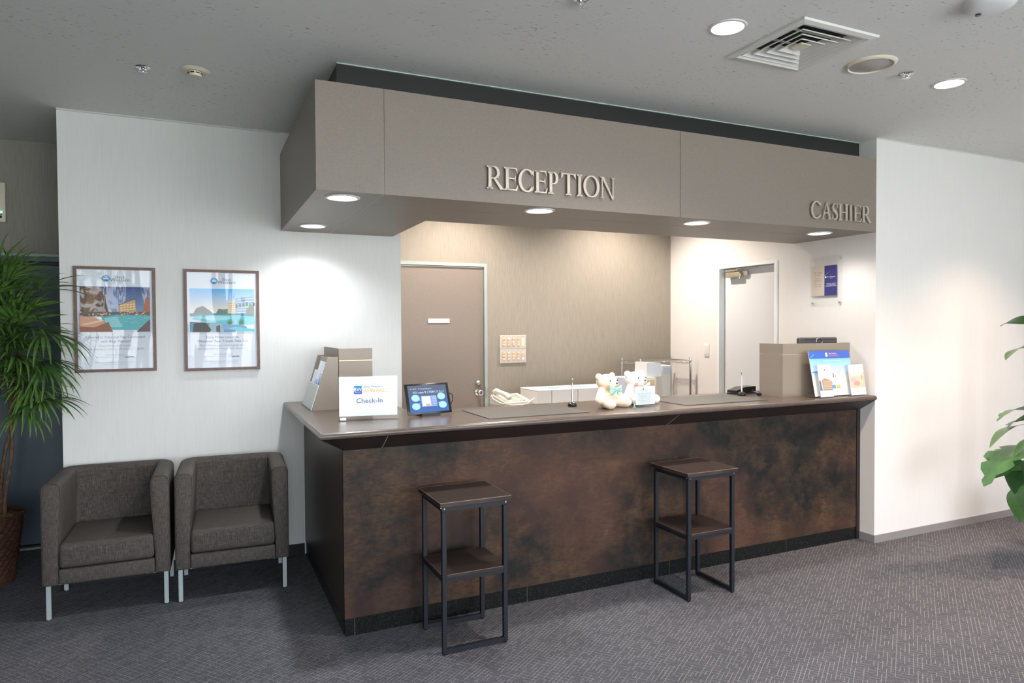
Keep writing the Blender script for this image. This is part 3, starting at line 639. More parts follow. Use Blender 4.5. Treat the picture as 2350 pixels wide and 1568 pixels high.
# sloping fascia under the top, in three lengths, plus side return
zf0, zf1, yf = .9805, .9055, CT+.014
for a, c, lft in ((None, .81, 1), (.81, 2.53, 0), (2.53, XR-.001, 0)):
    b = bm_()
    A = [(yf, zf0-.001), (CF-.001, zf1), (CF+.029, zf1), (CF+.029, zf0-.001)]
    V0 = [b.verts.new(((LX+.014+(p[0]-yf)) if lft else a+.0015, p[0], p[1])) for p in A]; V1 = [b.verts.new((c-.0015, p[0], p[1])) for p in A]
    for i in range(4): b.faces.new((V0[i], V0[(i+1) % 4], V1[(i+1) % 4], V1[i]))
    b.faces.new(V0); b.faces.new(V1); obj('fascia', b, m_fascia, t)
for a in (.81, 2.53):
    b = bm_(); prism(b, [(yf-.0006, zf0-.001), (CF-.0016, zf1-.0006), (CF+.01, zf1), (CF+.01, zf0-.001)], a-.0012, a+.0012, 'x'); obj('fascia_joint', b, m_joint, t)
b = bm_(); fx = LX+.014; o_ = CF-.001-yf
A = [(fx, zf0-.001), (fx+o_, zf1), (fx+o_+.03, zf1), (fx+o_+.03, zf0-.001)]
V0 = [b.verts.new((p[0], yf+(p[0]-fx), p[1])) for p in A]; V1 = [b.verts.new((p[0], YW-.001, p[1])) for p in A]
for i in range(4): b.faces.new((V0[i], V0[(i+1) % 4], V1[(i+1) % 4], V1[i]))
b.faces.new(V0); b.faces.new(V1); obj('side_fascia', b, m_fascia, t)

# ------------------------------------------------------------------ bar stools
def stool(x, y, along, label):
    t = thing('bar_stool', label, 'stool', (x, y, 0), 0, 'stools in front of the counter')
    w, d, zs, T = .325, .31, .682, .021
    X = (-w/2+T/2, w/2-T/2); Yy = (-d/2+T/2, d/2-T/2)
    bb('seat', m_seat, t, -w/2-.012, w/2+.012, -d/2-.012, d/2+.012, zs, zs+.021, bev=.001, seg=1)
    b = bm_(); W2, D2 = w/2+.0125, d/2+.0125
    for s in (-1, 1): box(b, -W2, W2, s*D2-.0008, s*D2+.0008, zs+.0185, zs+.0214); box(b, s*W2-.0008, s*W2+.0008, -D2, D2, zs+.0185, zs+.0214)
    obj('edge_band', b, m_edge, t.children[0])
    for a in X:
        for c in Yy:
            l = bb('leg', m_steel, t, a-T/2, a+T/2, c-T/2, c+T/2, .006, zs-.0225, bev=.0015, seg=1)
            b = bm_(); cyl(b, (a, c, .003), .008, .006, seg=12); obj('foot', b, m_blackp, l)
    b = bm_()
    for c in Yy: box(b, X[0]-T/2, X[1]+T/2, c-T/2, c+T/2, zs-.022, zs-.0005)
    for a in X: box(b, a-T/2, a+T/2, Yy[0]+T/2, Yy[1]-T/2, zs-.022, zs-.0005)
    obj('seat_frame', b, m_steel, t)
    zr = .335
    rails = [('x', c) for c in Yy]+[('y', a) for a in X]
    for k, v in rails:
        low = (k == along)
        for z_ in ([.008, zr] if low else [zr] if not low and True else []):
            if k == 'x': bb('rail', m_steel, t, X[0]+T/2, X[1]-T/2, v-T/2+.002, v+T/2-.002, z_, z_+.019)
            else: bb('rail', m_steel, t, v-T/2+.002, v+T/2-.002, Yy[0]+T/2, Yy[1]-T/2, z_, z_+.019)
    b = bm_(); zz = zr+.0195; T2 = T/2+.0005
    prism(b, [(X[0]+T2, Yy[0]-T/2), (X[1]-T2, Yy[0]-T/2), (X[1]-T2, Yy[0]+T2), (X[1]+T/2, Yy[0]+T2), (X[1]+T/2, Yy[1]-T2), (X[1]-T2, Yy[1]-T2), (X[1]-T2, Yy[1]+T/2), (X[0]+T2, Yy[1]+T/2), (X[0]+T2, Yy[1]-T2), (X[0]-T/2, Yy[1]-T2), (X[0]-T/2, Yy[0]+T2), (X[0]+T2, Yy[0]+T2)], zz, zz+.014)
    sh = obj('shelf', b, m_seat, t)
    b = bm_(); box(b, X[0]+T2+.001, X[1]-T2-.001, Yy[0]-T/2-.001, Yy[0]-T/2, zz+.0125, zz+.0145); box(b, X[0]-T/2-.001, X[0]-T/2, Yy[0]+T2+.001, Yy[1]-T2-.001, zz+.0125, zz+.0145); obj('edge_band', b, m_edge, sh)
    b = bm_()
    for a in X: cyl(b, (a, -d/2-.002, zs-.009), .0045, .004, 'y', 12)
    for c in Yy: cyl(b, (-w/2-.002, c, zs-.009), .0045, .004, 'x', 12)
    obj('bolt', b, m_nickel, t)
    return t
stool(1.150, 3.078, 'x', 'left bar stool with dark board seat, foot rails running along the counter')
stool(2.545, 3.082, 'y', 'right bar stool with dark board seat, foot rails pointing at the counter')

# ------------------------------------------------------------------ tub chairs
def tub_path(w, d, rc):
    """centre line of the U shell: from front left to front right; returns list of (x,y,nx,ny), n pointing outwards"""
    pts = []
    x = w; 
    for i in range(5): pts.append((-x, d*0+(d-rc)*i/4*1., -1, 0))
    for i in range(1, 9):
        a = PI-(PI/2)*i/8; pts.append((-x+rc+rc*math.cos(a), d-rc+rc*math.sin(a), math.cos(a), math.sin(a)))
    for i in range(1, 6): pts.append((-x+rc+(2*x-2*rc)*i/6, d, 0, 1))
    for i in range(0, 9):
        a = PI/2-(PI/2)*i/8; pts.append((x-rc+rc*math.cos(a), d-rc+rc*math.sin(a), math.cos(a), math.sin(a)))
    for i in range(1, 5): pts.append((x, (d-rc)*(1-i/4), 1, 0))
    return pts
def tub_chair(x, y, rz, label):
    t = thing('tub_chair', label, 'armchair', (x, y, 0), rz, 'tub chairs against the white wall')
    Wd, D, zb, zt, th = .585, .535, .188, .712, .043
    hw = Wd/2-th
    path = tub_path(hw, D-th, .055)
    # section (outward offset, z): outer face, rounded crown, inner face that thins toward the seat
    sec = [(.043, zb), (.043, zt-.045)]+[(.043-.030*(1-math.cos(math.radians(a))), zt-.030+.030*math.sin(math.radians(a))) for a in (0, 25, 50, 75, 90)]
    sec += [(-.018-.030*math.sin(math.radians(a)), zt-.030+.030*math.cos(math.radians(a))) for a in (0, 25, 50, 75, 90)]
    sec += [(-.048, zt-.12), (-.040, zt-.24), (-.030, zb+.12), (-.030, zb)]
    cx_ = sum(s[0] for s in sec)/len(sec); 
    b = bm_(); rings = []
    seq = []
    for k, (adv, ins) in enumerate(((-.000, .012), (.003, .004), (.010, .0))): seq.append((path[0], adv, ins, 1))
    for p_ in path[1:-1]: seq.append((p_, 0, 0, 0))
    for adv, ins in ((.010, 0), (.003, .004), (0, .012)): seq.append((path[-1], adv, ins, 1))
    for (px_, py_, nx, ny), adv, ins, e_ in seq:
        ring = []
        for o_, z in sec:
            z2 = z-ins if z > zt-.03 else z+ins if z < zb+.01 else z
            o2 = o_-ins if o_ > 0 else o_+ins
            ring.append(b.verts.new((px_+nx*o2, py_+ny*o2+(adv if e_ else 0), z2)))
        rings.append(ring)
    n = len(sec)
    for A, B in zip(rings, rings[1:]):
        for i in range(n): b.faces.new((A[i], A[(i+1) % n], B[(i+1) % n], B[i]))
    b.faces.new(rings[0]); b.faces.new(rings[-1][::-1])
    shell = obj('shell', b, m_cloth, t, 50)
    # seams round the arm fronts
    for s in (-1, 1):
        b = bm_(); pts = [(s*(hw+o_*.93), .004, zt-(zt-z)-.002 if z > zt-.05 else z) for o_, z in sec[:-1] if z > .25]
        tube(b, [(p_[0], p_[1], p_[2]) for p_ in pts], .0022, 6); obj('seam', b, m_piping, shell, 60)
    bb('front_rail', m_cloth, t, -hw+.031, hw-.031, .003, .05, zb, zb+.080, bev=.01, seg=3, smooth=50)
    bb('seat_deck', m_cloth, t, -hw+.031, hw-.031, .051, D-2*th+.005, zb, zb+.06)
    b = bm_(); box(b, -hw+.032, hw-.032, -.004, D-2*th-.003, zb+.083, zb+.210, bev=.022, seg=4)
    for v_ in b.verts:
        if v_.co.z > zb+.15: v_.co.z += .010*math.cos(v_.co.x*PI/(2*hw))*math.cos((v_.co.y-.22)*PI/.6)
    cu = obj('seat_cushion', b, m_cloth, t, 60)
    b = bm_(); zz = zb+.193
    tube(b, [(-hw+.036, .05, zz), (-hw+.037, .008, zz), (-hw+.050, -.0008, zz), (hw-.050, -.0008, zz), (hw-.037, .008, zz), (hw-.036, .05, zz)], .0022, 6); obj('seam', b, m_piping, cu, 60)
    for s in (-1, 1):
        for yy in (.045, D-.06):
            l = bb('leg', m_alu, t, s*.270-.011, s*.270+.011, yy-.006, yy+.006, .008, zb-.001, bev=.001, seg=1)
            b = bm_(); lathe(b, [(0, 0), (.014, 0), (.014, .005), (.009, .009), (0, .009)], (s*.270, yy, 0), 20); obj('glide', b, m_chrome, l, 50)
        b = bm_(); prism(b, [(s*.284, .03), (s*.284, .12), (s*.18, .03)][::s], zb-.006, zb-.0005); obj('corner_bracket', b, m_alu, t)
    bb('base_board', m_dark, t, -hw-.02, hw+.02, .02, D-.03, zb+.0005, zb+.002)
    return t
tub_chair(-.452, 4.094, math.radians(-1.5), 'left tub chair in grey-brown cloth, nearest the palm')
tub_chair(.157, 4.060, math.radians(-2.5), 'right tub chair in grey-brown cloth, beside the counter')

# ------------------------------------------------------------------ posters
def poster(x0, x1, z0, z1, label, scene_fn, head, sub):
    w, h = x1-x0, z1-z0
    t = thing('framed_poster', label, 'poster', ((x0+x1)/2, YW, z0), 0, 'framed posters on the white wall')
    f_ = .017
    b = bm_()
    for s in (-1, 1): prism(b, [(s*w/2, 0), (s*w/2, h), (s*(w/2-f_), h-f_), (s*(w/2-f_), f_)][::s], -.020, -.001, 'y')
    for z, zz in ((0, f_), (h, h-f_)): prism(b, [(-w/2, z), (w/2, z), (w/2-f_, zz), (-w/2+f_, zz)], -.020, -.001, 'y')
    obj('frame', b, m_woodframe, t)
    bb('backing', m_paper, t, -w/2+f_, w/2-f_, -.010, -.002, f_, h-f_)
    wi, hi = w-2*f_, h-2*f_; X = lambda u: -wi/2+u*wi; Z = lambda v: f_+v*hi
    sh = [((.74, .78, .86), [(X(a), Z(c)) for a, c in ((0, 0), (1, 0), (1, 1), (0, 1))])]
    sh += [(c_, [(X(.035+.93*a), Z(.375+.455*q)) for a, q in pts]) for c_, pts in scene_fn()]
    lx, lz = X(.385), Z(.910); rr = .05*wi
    sh += [((.10, .32, .62), ell(lx, lz, rr, rr)), ((.62, .76, .88), ell(lx, lz, rr*.72, rr*.28)), ((.03, .16, .45), ell(lx, lz-rr*.55, rr*.55, rr*.22)), ((.55, .8, .9), ell(lx, lz+rr*.60, rr*.45, rr*.10))]
    prints('print', t, sh, -.0105)
    ink = flat((.10, .14, .24)); grey = flat((.33, .37, .44)); y = -.0135
    text('Best', .026*wi/.39, ink, t, (X(.565), y, Z(.914)), sx=1.1); text('Western', .026*wi/.39, ink, t, (X(.565), y, Z(.884)), sx=1.1)
    for i, s_ in enumerate(head): text(s_, .0215, ink, t, (X(.5), y, Z(.310-.042*i)), sx=wi/.40*.98)
    for i, s_ in enumerate(sub): text(s_, .0180, grey, t, (X(.5), y, Z(.226-.034*i)), sx=wi/.40*.98)
    text('bestwesternhotels.com', .012, grey, t, (X(.5), y, Z(.136))); text('Download the app for the best hotel rates', .009, grey, t, (X(.42), y, Z(.116)))
    prints('app_badges', t, [((.03, .03, .04), rect(X(.62), X(.675), Z(.113), Z(.121))), ((.03, .03, .04), rect(X(.68), X(.735), Z(.113), Z(.121)))], -.0137)
    text('Each branded hotel is independently owned and operated.', .0085, grey, t, (X(.48), y, Z(.062)))
    prints('small_rule', t, [((.42, .46, .52), rect(X(.30), X(.70), Z(.045), Z(.047)))], -.0137)
    bb('acrylic_sheet', m_sheet, t, -w/2+f_, w/2-f_, -.0165, -.0155, f_, h-f_)
    return t
def grad(c0, c1, z0, z1, n=10):
    out = []
    for i in range(n):
        k = i/(n-1); out.append((tuple(a+(b_-a)*k for a, b_ in zip(c0, c1)), rect(0, 1, z0+(z1-z0)*i/n, z0+(z1-z0)*(i+1)/n)))
    return out
def scene_dusk():
    r = random.Random(3); s = grad((.20, .30, .50), (.03, .06, .22), .42, 1, 10)
    s += [((.10, .05, .04), [(0, .42), (0, 1), (.30, .97), (.36, .75), (.40, .42)]), ((.16, .09, .06), [(.05, .45), (.12, .9), (.25, .85), (.22, .45)])]
    for k in range(40): s.append(((.30+r.random()*.3, .16, .07), ell(r.uniform(.02, .40), r.uniform(.42, .98), .008, .012, 6)))
    s += [((.50, .33, .18), [(.55, .44), (.55, .60), (.78, .74), (.80, .44)]), ((.10, .09, .12), [(.54, .60), (.79, .75), (.79, .73), (.54, .585)])]
    for k in range(5):
        for q in range(3): s.append(((.86, .62, .32), rect(.57+k*.045, .60+k*.045, .46+q*.055+k*.008, .49+q*.055+k*.008)))
    s += [((.35, .12, .06), [(.90, .45), (.93, .70), (.97, .85), (1, .6), (1, .4)]), ((.12, .10, .10), rect(0, 1, .34, .44))]
    for k in range(46): s.append(((.55, .30, .16) if k % 2 else (.75, .55, .35), ell(r.random(), r.uniform(.35, .45), .014, .014, 7)))
    s += [((.10, .40, .45), [(.35, .05), (.30, .33), (.50, .38), (1, .36), (1, .12), (.80, .04)]), ((.30, .60, .66), [(.38, .10), (.34, .30), (.52, .34), (.60, .10)])]
    for k in range(26): s.append(((.25, .62, .62), ell(r.uniform(.40, .97), r.uniform(.12, .34), .03, .006, 8)))
    s += [((.60, .33, .22), [(0, .10), (0, .35), (.18, .33), (.36, .20), (.20, .08)]), ((.28, .12, .08), [(0, 0), (0, .12), (.20, .10), (.40, .22), (.46, 0)]), ((.12, .07, .08), [(.80, 0), (1, .28), (1, 0)])]
    for k in range(8): s.append(((.78, .55, .40), [(.02+.035*k, .16+.012*k), (.10+.035*k, .15+.012*k), (.11+.035*k, .165+.012*k), (.03+.035*k, .178+.012*k)]))
    return s
def scene_day():
    r = random.Random(5); s = grad((.80, .74, .68), (.10, .42, .80), .48, 1, 12)
    s += [((.10, .13, .12), [(.05, .42), (.10, .55), (.20, .60), (.30, .50), (.36, .42)]), ((.14, .20, .16), [(.40, .43), (.44, .54), (.52, .52), (.60, .55), (.66, .43)])]
    s += [((.76, .62, .42), [(.58, .43), (.58, .66), (.70, .74), (.70, .43)])]+[((.50, .38, .26), rect(.59, .69, .46+.05*k, .475+.05*k)) for k in range(5)]
    s += [((.22, .34, .48), [(.70, .40), (.70, .78), (1, .84), (1, .40)])]+[((.50, .66, .76), [(.72, .44+.06*k), (1, .45+.066*k), (1, .47+.066*k), (.72, .46+.06*k)]) for k in range(6)]
    for k in range(6): s.append(((.07, .15, .12), ell(.72+.055*k, r.uniform(.5, .66), .022, .05, 8)))
    s += [((.16, .20, .14), [(.86, .34), (.88, .55), (.95, .62), (1, .6), (1, .32)])]
    s += [((.10, .20, .26), rect(0, 1, .36, .43)), ((.12, .52, .62), [(.02, .30), (.10, .38), (.55, .40), (1, .36), (1, .18), (.62, .16), (.30, .22)]), ((.38, .72, .78), [(.12, .33), (.35, .38), (.62, .36), (.60, .28), (.34, .26)])]
    for k in range(20): s.append(((.28, .74, .80), ell(r.uniform(.3, .9), r.uniform(.22, .36), .04, .005, 8)))
    s += [((.10, .30, .42), [(0, .24), (.4, .20), (.7, .12), (.7, 0), (0, 0)]), ((.30, .42, .50), [(.26, 0), (.30, .22), (.50, .20), (.52, 0)]), ((.07, .07, .07), [(.04, .0), (.06, .20), (.24, .22), (.32, .06), (.30, 0)]), ((.10, .11, .11), [(.40, 0), (.40, .14), (.46, .16), (.46, 0)])]
    s += [((.20, .32, .52), ell(.68, .10, .20, .07)), ((.16, .58, .66), [(.58, .08), (.70, .12), (1, .06), (1, 0), (.80, .02)])]
    for cx0, cz0 in ((.62, .18), (.79, .18)):
        for k in range(9):
            a = PI*(k+.5)/9; s.append(((.10, .20, .10), [(cx0-.01, cz0), (cx0+.01, cz0), (cx0+.085*math.cos(a), cz0+.16*math.sin(a))]))
    return s
poster(-.657, -.236, 1.243, 1.862, 'left wood-framed poster of a pool resort at dusk, partly behind palm leaves', scene_dusk, ('Unwind in Style and Stay Connected', 'with Best Western'), ('Enjoy unmatched comfort', 'and exemplary service all across the globe'))
poster(-.082, .352, 1.234, 1.861, 'right wood-framed poster of a blue pool and hotel by day', scene_day, ('Enjoy Prime Locations,', 'Wherever Your Travels Take You'), ('Best Western guarantees great stays', 'and legendary service all over the world'))

# ------------------------------------------------------------------ wall items
t = thing('wall_intercom', 'cream wall box with green lamp above the blue door', 'intercom', (-1.22, RY1, 2.205))
bb('case', m_ivory, t, -.09, .068, -.045, -.0005, 0, .262, bev=.006, seg=2, smooth=40)
b = bm_(); cyl(b, (-.015, -.050, .145), .028, .012, 'y', 24); obj('dial', b, m_blackp, t, 40)
b = bm_(); cyl(b, (.046, -.048, .066), .006, .008, 'y', 14); obj('indicator_lamp', b, M('green_led', (.1, .8, .3), .4, emit=(.2, 1, .4), es=2), t, 40)
b = bm_(); cyl(b, (.041, -.048, .034), .009, .008, 'y', 14); cyl(b, (.046, -.048, .050), .004, .006, 'y', 10); obj('button', b, m_blackp, t, 40)
def switch_panel(z0, label, cols):
    t = thing('switch_panel', label, 'switch', (2.361, YB, z0), 0, 'lighting switch panels on the brown wall')
    bb('face_plate', M('beige_switch_plate', (.50, .46, .40), .4), t, 0, .254, -.012, -.0005, 0, .121, bev=.003, seg=1)
    for i, kind in enumerate(cols):
        x = .036+i*.0462
        if kind == 'blank': bb('blank_insert', m_ivory, t, x-.012, x+.014, -.0145, -.012, .026, .098); continue
        for k in range(3):
            pale = (kind == 'mix')
            bt = bb('button', flat((.80, .42, .28)) if (i+k) % 3 else flat((.86, .55, .40)), t, x-.012, x+.012, -.019, -.012, .026+k*.025, .047+k*.025, bev=.003, seg=1)
            if pale and k == 0: bt.data.materials[0] = m_whitep; bt['label'] = 'white button'
            prints('marking', bt, [((.80, .70, .50), rect(x-.009, x+.009, .040+k*.025, .045+k*.025))], -.0192)
    prints('labels', t, [((.30, .28, .25), rect(.030+i*.0462, .042+i*.0462, .107, .110)) for i in range(5)], -.0122)
    return t
switch_panel(1.3015, 'beige switch panel with pink buttons, the upper of the pair', ['b', 'b', 'b', 'b', 'blank'])
switch_panel(1.1785, 'beige switch panel with pink buttons, the lower of the pair', ['b', 'b', 'b', 'b', 'mix'])
# things on the side wall: local frame x -> -Y, facing -X
t = thing('light_switch', 'narrow white rocker switch on the white wall left of the white door', 'switch', (XR, 4.885, 1.214), -PI/2)
bb('plate', m_whitep, t, -.034, .034, -.008, -.0005, 0, .118, bev=.003, seg=2, smooth=40); bb('rocker', M('off_white_rocker', (.80, .76, .74), .4), t, -.018, .018, -.012, -.008, .022, .102, bev=.002, seg=1)
t = thing('wall_plaque', 'acrylic wall plaque with beige and navy halves beside the white door', 'sign', (XR, 3.585, 1.632), -PI/2)
bb('acrylic_panel', m_acrylic, t, -.143, .143, -.014, -.009, 0, .368, bev=.001, seg=1)
for sx in (-1, 1):
    for z in (.026, .345):
        b = bm_(); cyl(b, (sx*.118, -.009, z), .006, .018, 'y', 14); obj('stand_off', b, m_chrome, t, 40)
sh = [((.58, .50, .42), rect(-.122, -.011, .080, .298)), ((.035, .035, .17), rect(-.011, .096, .080, .298))]
for k in range(8):
    a0, a1 = k/8, (k+1)/8; q = lambda a: (-.011+.060*a, .222+.034*math.sin(a*PI/2)); p0, p1 = q(a0), q(a1)
    sh.append(((.18, .30, .62), [p0, p1, (p1[0], p1[1]-.006*(1-a1)), (p0[0], p0[1]-.006*(1-a0))]))
prints('insert', t, sh, -.0145)
ink = flat((.20, .16, .13)); wht = flat((.85, .86, .92)); Yp = -.0165
for s_, z, k in (('Our simple', .246, .017), ('promise:', .228, .017), ('If anything is not', .205, .0105), ('to your satisfaction', .193, .0105), ('please let us know', .181, .0105), ('We want to', .160, .014), ('make it right.', .146, .014)):
    text(s_, k, ink, t, (-.067, Yp, z), sx=.95)
prints('emblem', t, [((.85, .86, .92), ell(.002, .213, .007, .007))], -.0165)
for s_, z, k in (('Best Western', .211, .0125), ('HOTELS', .203, .007), ('EACH BEST WESTERN', .163, .0085), ('BRANDED HOTEL IS', .154, .0085), ('INDEPENDENTLY OWNED', .145, .0085)):
    text(s_, k, wht, t, (.050, Yp, z), sx=1.)
t = thing('door_closer', 'brass-coloured door closer at the top of the white door', 'door closer', (XR+.050, 4.56, 1.93), -PI/2)
m_brass = M('champagne_metal', (.52, .46, .34), .3, .7)
bb('body', m_brass, t, -.085, .085, -.055, -.0005, -.020, .022, bev=.006, seg=2, smooth=40)
b = bm_(); cyl(b, (.055, -.028, -.026), .016, .014, 'z', 20); cyl(b, (-.02, -.028, .028), .014, .014, 'z', 20); obj('spindle', b, m_brass, t, 40)
bb('arm', m_brass, t, -.095, .060, -.050, -.032, .036, .046, M4=None); b = bm_(); box(b, 0, .20, -.009, .009, .047, .056, M4=Matrix.Translation((.055, -.045, 0)) @ Matrix.Rotation(.10, 4, 'Z')); obj('arm', b, m_brass, t)
bb('bracket', m_nickel, t, .090, .150, -.030, -.0005, -.012, .030, bev=.003, seg=1)

# ------------------------------------------------------------------ screens (divider boxes) on the countertop
def divider(x0, x1, y0, y1, label, side):
    t = thing('counter_screen', label, 'screen', (x0, y0, ZC), 0, 'taupe laminate screens on the countertop')
    w, d, h, p_, g = x1-x0, y1-y0, .358, .016, .072
    bb('front_panel', m_screen, t, 0, w, 0, p_, 0, h-g-.003); bb('front_cap_panel', m_screen, t, 0, w, 0, p_, h-g+.003, h)
    bb('groove_strip', M('pale_gold_strip', (.62, .52, .36), .35, .3), t, .001, w-.001, .002, p_-.002, h-g-.003, h-g+.003)
    bb('side_panel', m_screen, t, 0, p_, p_+.0005, d, 0, h-g-.001); bb('side_cap_panel', m_screen, t, 0, p_, p_+.0005, d, h-g+.001, h)
    return t
divider(.755, .956, 4.125, YW-.002, 'taupe laminate screen behind the left leaflet rack', 0)
divider(3.550, XR-.002, 3.390, 3.600, 'taupe laminate screen at the cashier end with a monitor behind it', 0)

# leaflet rack: wedge with its slope towards the left
t = thing('leaflet_rack', 'taupe wedge-shaped rack of leaflets at the left end of the countertop', 'rack', (.580, 4.090, ZC))
h, d = .310, .37
for yy in (0, d-.010):
    b = bm_(); prism(b, [(.012, 0), (.164, 0), (.164, h), (.104, h)], yy, yy+.010, 'y'); obj('side_panel', b, m_screen, t)
b = bm_(); prism(b, [(.154, 0), (.164, 0), (.164, h-.01), (.154, h-.01)], .0105, d-.0105, 'y'); obj('back_panel', b, m_screen, t)
b = bm_(); prism(b, [(.036, .005), (.042, .005), (.126, h-.006), (.120, h-.006)], .0105, d-.0105, 'y'); obj('slope_panel', b, m_screen, t)
b = bm_(); prism(b, [(.004, .002), (.010, .002), (.054, .145), (.048, .145)], .0, d, 'y'); obj('pocket_front', b, M('grey_metal_sheet', (.50, .52, .51), .35, .3), t)
bb('base', m_blackp, t, .0, .15, .011, d-.011, .0, .006)
def leaflet(yy, zz, label, cols, lift=0, w=.098, hh=.21):
    """leaflet standing in the slope: local x across, z up the slope"""
    o = thing('leaflet', label, 'leaflet', (0, 0, 0), 0, 'leaflets in the wedge rack')
    ang = math.atan2(.104-.012, h)
    o.matrix_world = Matrix.Translation((.580, 4.090, ZC)) @ Matrix.Translation((.021, yy, .012)) @ Matrix.Rotation(ang, 4, 'Y') @ Matrix.Translation((-lift, 0, zz)) @ Matrix.Rotation(-PI/2, 4, 'Z')
    bb('pages', m_paper, o, -w/2, w/2, 0, .004, 0, hh)
    prints('cover', o, [(c_, [(-w/2+w*a, hh*q) for a, q in pts]) for c_, pts in cols], -.0003)
    return o
covA = [((.82, .84, .90), rect(0, 1, 0, 1)), ((.30, .42, .72), rect(0, 1, .62, .64)), ((.55, .62, .80), rect(.1, .9, .25, .6)), ((.10, .16, .40), [(.1, .25), (.5, .55), (.9, .25)])]
covB = [((.84, .86, .90), rect(0, 1, 0, 1)), ((.35, .52, .80), rect(0, 1, 0, .45)), ((.08, .10, .22), [(.5, 0), (1, .5), (1, 0)])]
covC = [((.80, .84, .92), rect(0, 1, 0, 1)), ((.12, .18, .42), [(.45, 0), (.3, .55), (.8, .55), (.9, 0)]), ((.62, .40, .30), [(0, 0), (.3, .4), (.5, 0)]), ((.60, .70, .86), rect(.4, .7, .55, .95))]
leaflet(.075, .070, 'leaflet with blue and white cover nearest the rack front side', covA)
leaflet(.185, .070, 'leaflet with blue and black cover in the middle of the rack', covB)
leaflet(.295, .010, 'lower leaflet with navy triangle cover at the wall end of the rack', covC)

# check-in sign
t = thing('check_in_sign', 'white check-in sign in a clear stand on the countertop', 'sign', (.652, 3.578, ZC), math.radians(-9))
b = bm_(); prism(b, [(0, 0), (.310, 0), (.310, .026), (0, .026)], -.024, .034, 'y')
bb('base', m_acrylic, t, -.002, .308, -.026, .030, 0, .004, bev=.001, seg=1); b.free()
bb('holder_lip', m_acrylic, t, -.002, .308, -.012, -.004, .004, .022, bev=.001, seg=1); bb('clip', m_nickel, t, .006, .036, -.020, -.013, .0045, .018)
tl = Matrix.Rotation(0, 4, 'X')
bb('card', m_paper, t, .002, .300, .000, .0015, .022, .228); bb('front_sheet', m_acrylic, t, 0, .303, -.003, -.001, .018, .232)
c0 = [((.03, .10, .42), rect(.078+.0, .118, .140, .180))]
sh = []
for k in range(8): a = k/7; sh.append(((.02+.02*a, .22*(1-a)+.06, .50), rect(.076, .118, .138+.042*(7-k)/8, .138+.042*(8-k)/8)))
prints('emblem', t, sh, -.0006, es=0)
text('BW', .026, flat((.9, .92, .97)), t, (.097, -.0030, .152), sx=1.0); prints('emblem_bar', t, [((.8, .85, .95), rect(.082, .112, .146, .148))], -.0028)
text('Best Western', .0155, flat((.20, .24, .38)), t, (.128, -.0022, .170), align='LEFT', sx=1.1)
text('REWARDS', .031, flat((.80, .52, .22)), t, (.127, -.0022, .144), align='LEFT', sx=.93)
text('Check-In', .036, flat((.10, .12, .24)), t, (.157, -.0022, .090), sx=1.05); prints('small_rule', t, [((.62, .65, .70), rect(.08, .24, .043, .0435))], -.0022)

# tablet
t = thing('tablet', 'black tablet showing a blue speech-bubble screen on a small stand', 'tablet', (1.142, 3.560, ZC), math.radians(5.5))
tm = Matrix.Translation((0, 0, .012)) @ Matrix.Rotation(math.radians(-20), 4, 'X')
tb = bpy.data.objects.new('tablet_body', None); bpy.data.objects.remove(tb)
b = bm_(); box(b, -.130, .130, 0, .008, 0, .172, bev=.003, seg=2); o = obj('body', b, m_blackp, t, 40); o.matrix_local = tm
w2, hh = .114, .150; zo = .011
Xf = lambda u: -w2+2*w2*u; Zf = lambda v_: zo+hh*v_
sh = []
for k in range(12):
    a = k/11; sh.append(((.025+.055*a, .13-.02*a, .46-.28*a), rect(-w2, w2, Zf(k/12), Zf((k+1)/12))))
sh += [((.35, .50, .85), rect(Xf(.31), Xf(.71), Zf(.20), Zf(.60))), ((.80, .84, .95), rect(Xf(.33), Xf(.55), Zf(.22), Zf(.58))), ((.75, .40, .45), rect(Xf(.42), Xf(.53), Zf(.22), Zf(.30))), ((.25, .38, .75), rect(Xf(.56), Xf(.70), Zf(.24), Zf(.56)))]
for k in range(5): sh.append(((.50, .66, .92), rect(Xf(.60), Xf(.69), Zf(.28+.06*k), Zf(.30+.06*k))))
for cx0, cz0, tx, tz in ((.17, .53, .30, .43), (.16, .22, .30, .34), (.84, .56, .73, .46), (.85, .24, .73, .34)):
    sh += [((.36, .78, .95), ell(Xf(cx0), Zf(cz0), .024, .0195)), ((.36, .78, .95), [(Xf(cx0)-.008, Zf(cz0)-.008), (Xf(tx), Zf(tz)), (Xf(cx0)+.008, Zf(cz0)+.012)]), ((.52, .84, .95), ell(Xf(cx0), Zf(cz0), .018, .014))]
    for k in range(3): sh.append(((.28, .60, .80), rect(Xf(cx0)-.012, Xf(cx0)+.012, Zf(cz0)-.006+.005*k, Zf(cz0)-.0048+.005*k)))
scr = prints('screen', o, sh, -.0006, .00003, es=.95)
lw = flat((.9, .92, 1.), .5, 1.)
text('イーゼブ・プラス (eeTab plus)', .0095, lw, scr, (Xf(.05), -.0030, Zf(.845)), align='LEFT', sx=1.0)
text('ぜひ eetab をご利用ください!', .0150, lw, scr, (Xf(.52), -.0030, Zf(.70)), sx=.95)
b = bm_(); cyl(b, (0, -.0005, .166), .002, .001, 'y', 10); obj('camera_dot', b, m_nickel, o)
b = bm_(); prism(b, [(-.012, 0), (.110, 0), (.110, .006), (.004, .012), (-.008, .012), (-.012, .016)], -.055, .055, 'x'); obj('stand', b, m_blackp, t)
b = bm_(); tube(b, [(.125, .040, .110), (.140, .045, .113), (.158, .055, .100), (.163, .065, .070), (.150, .080, .030), (.120, .090, .006), (.04, .100, .004)], .0022, 8); obj('cable', b, m_blackp, t, 60)

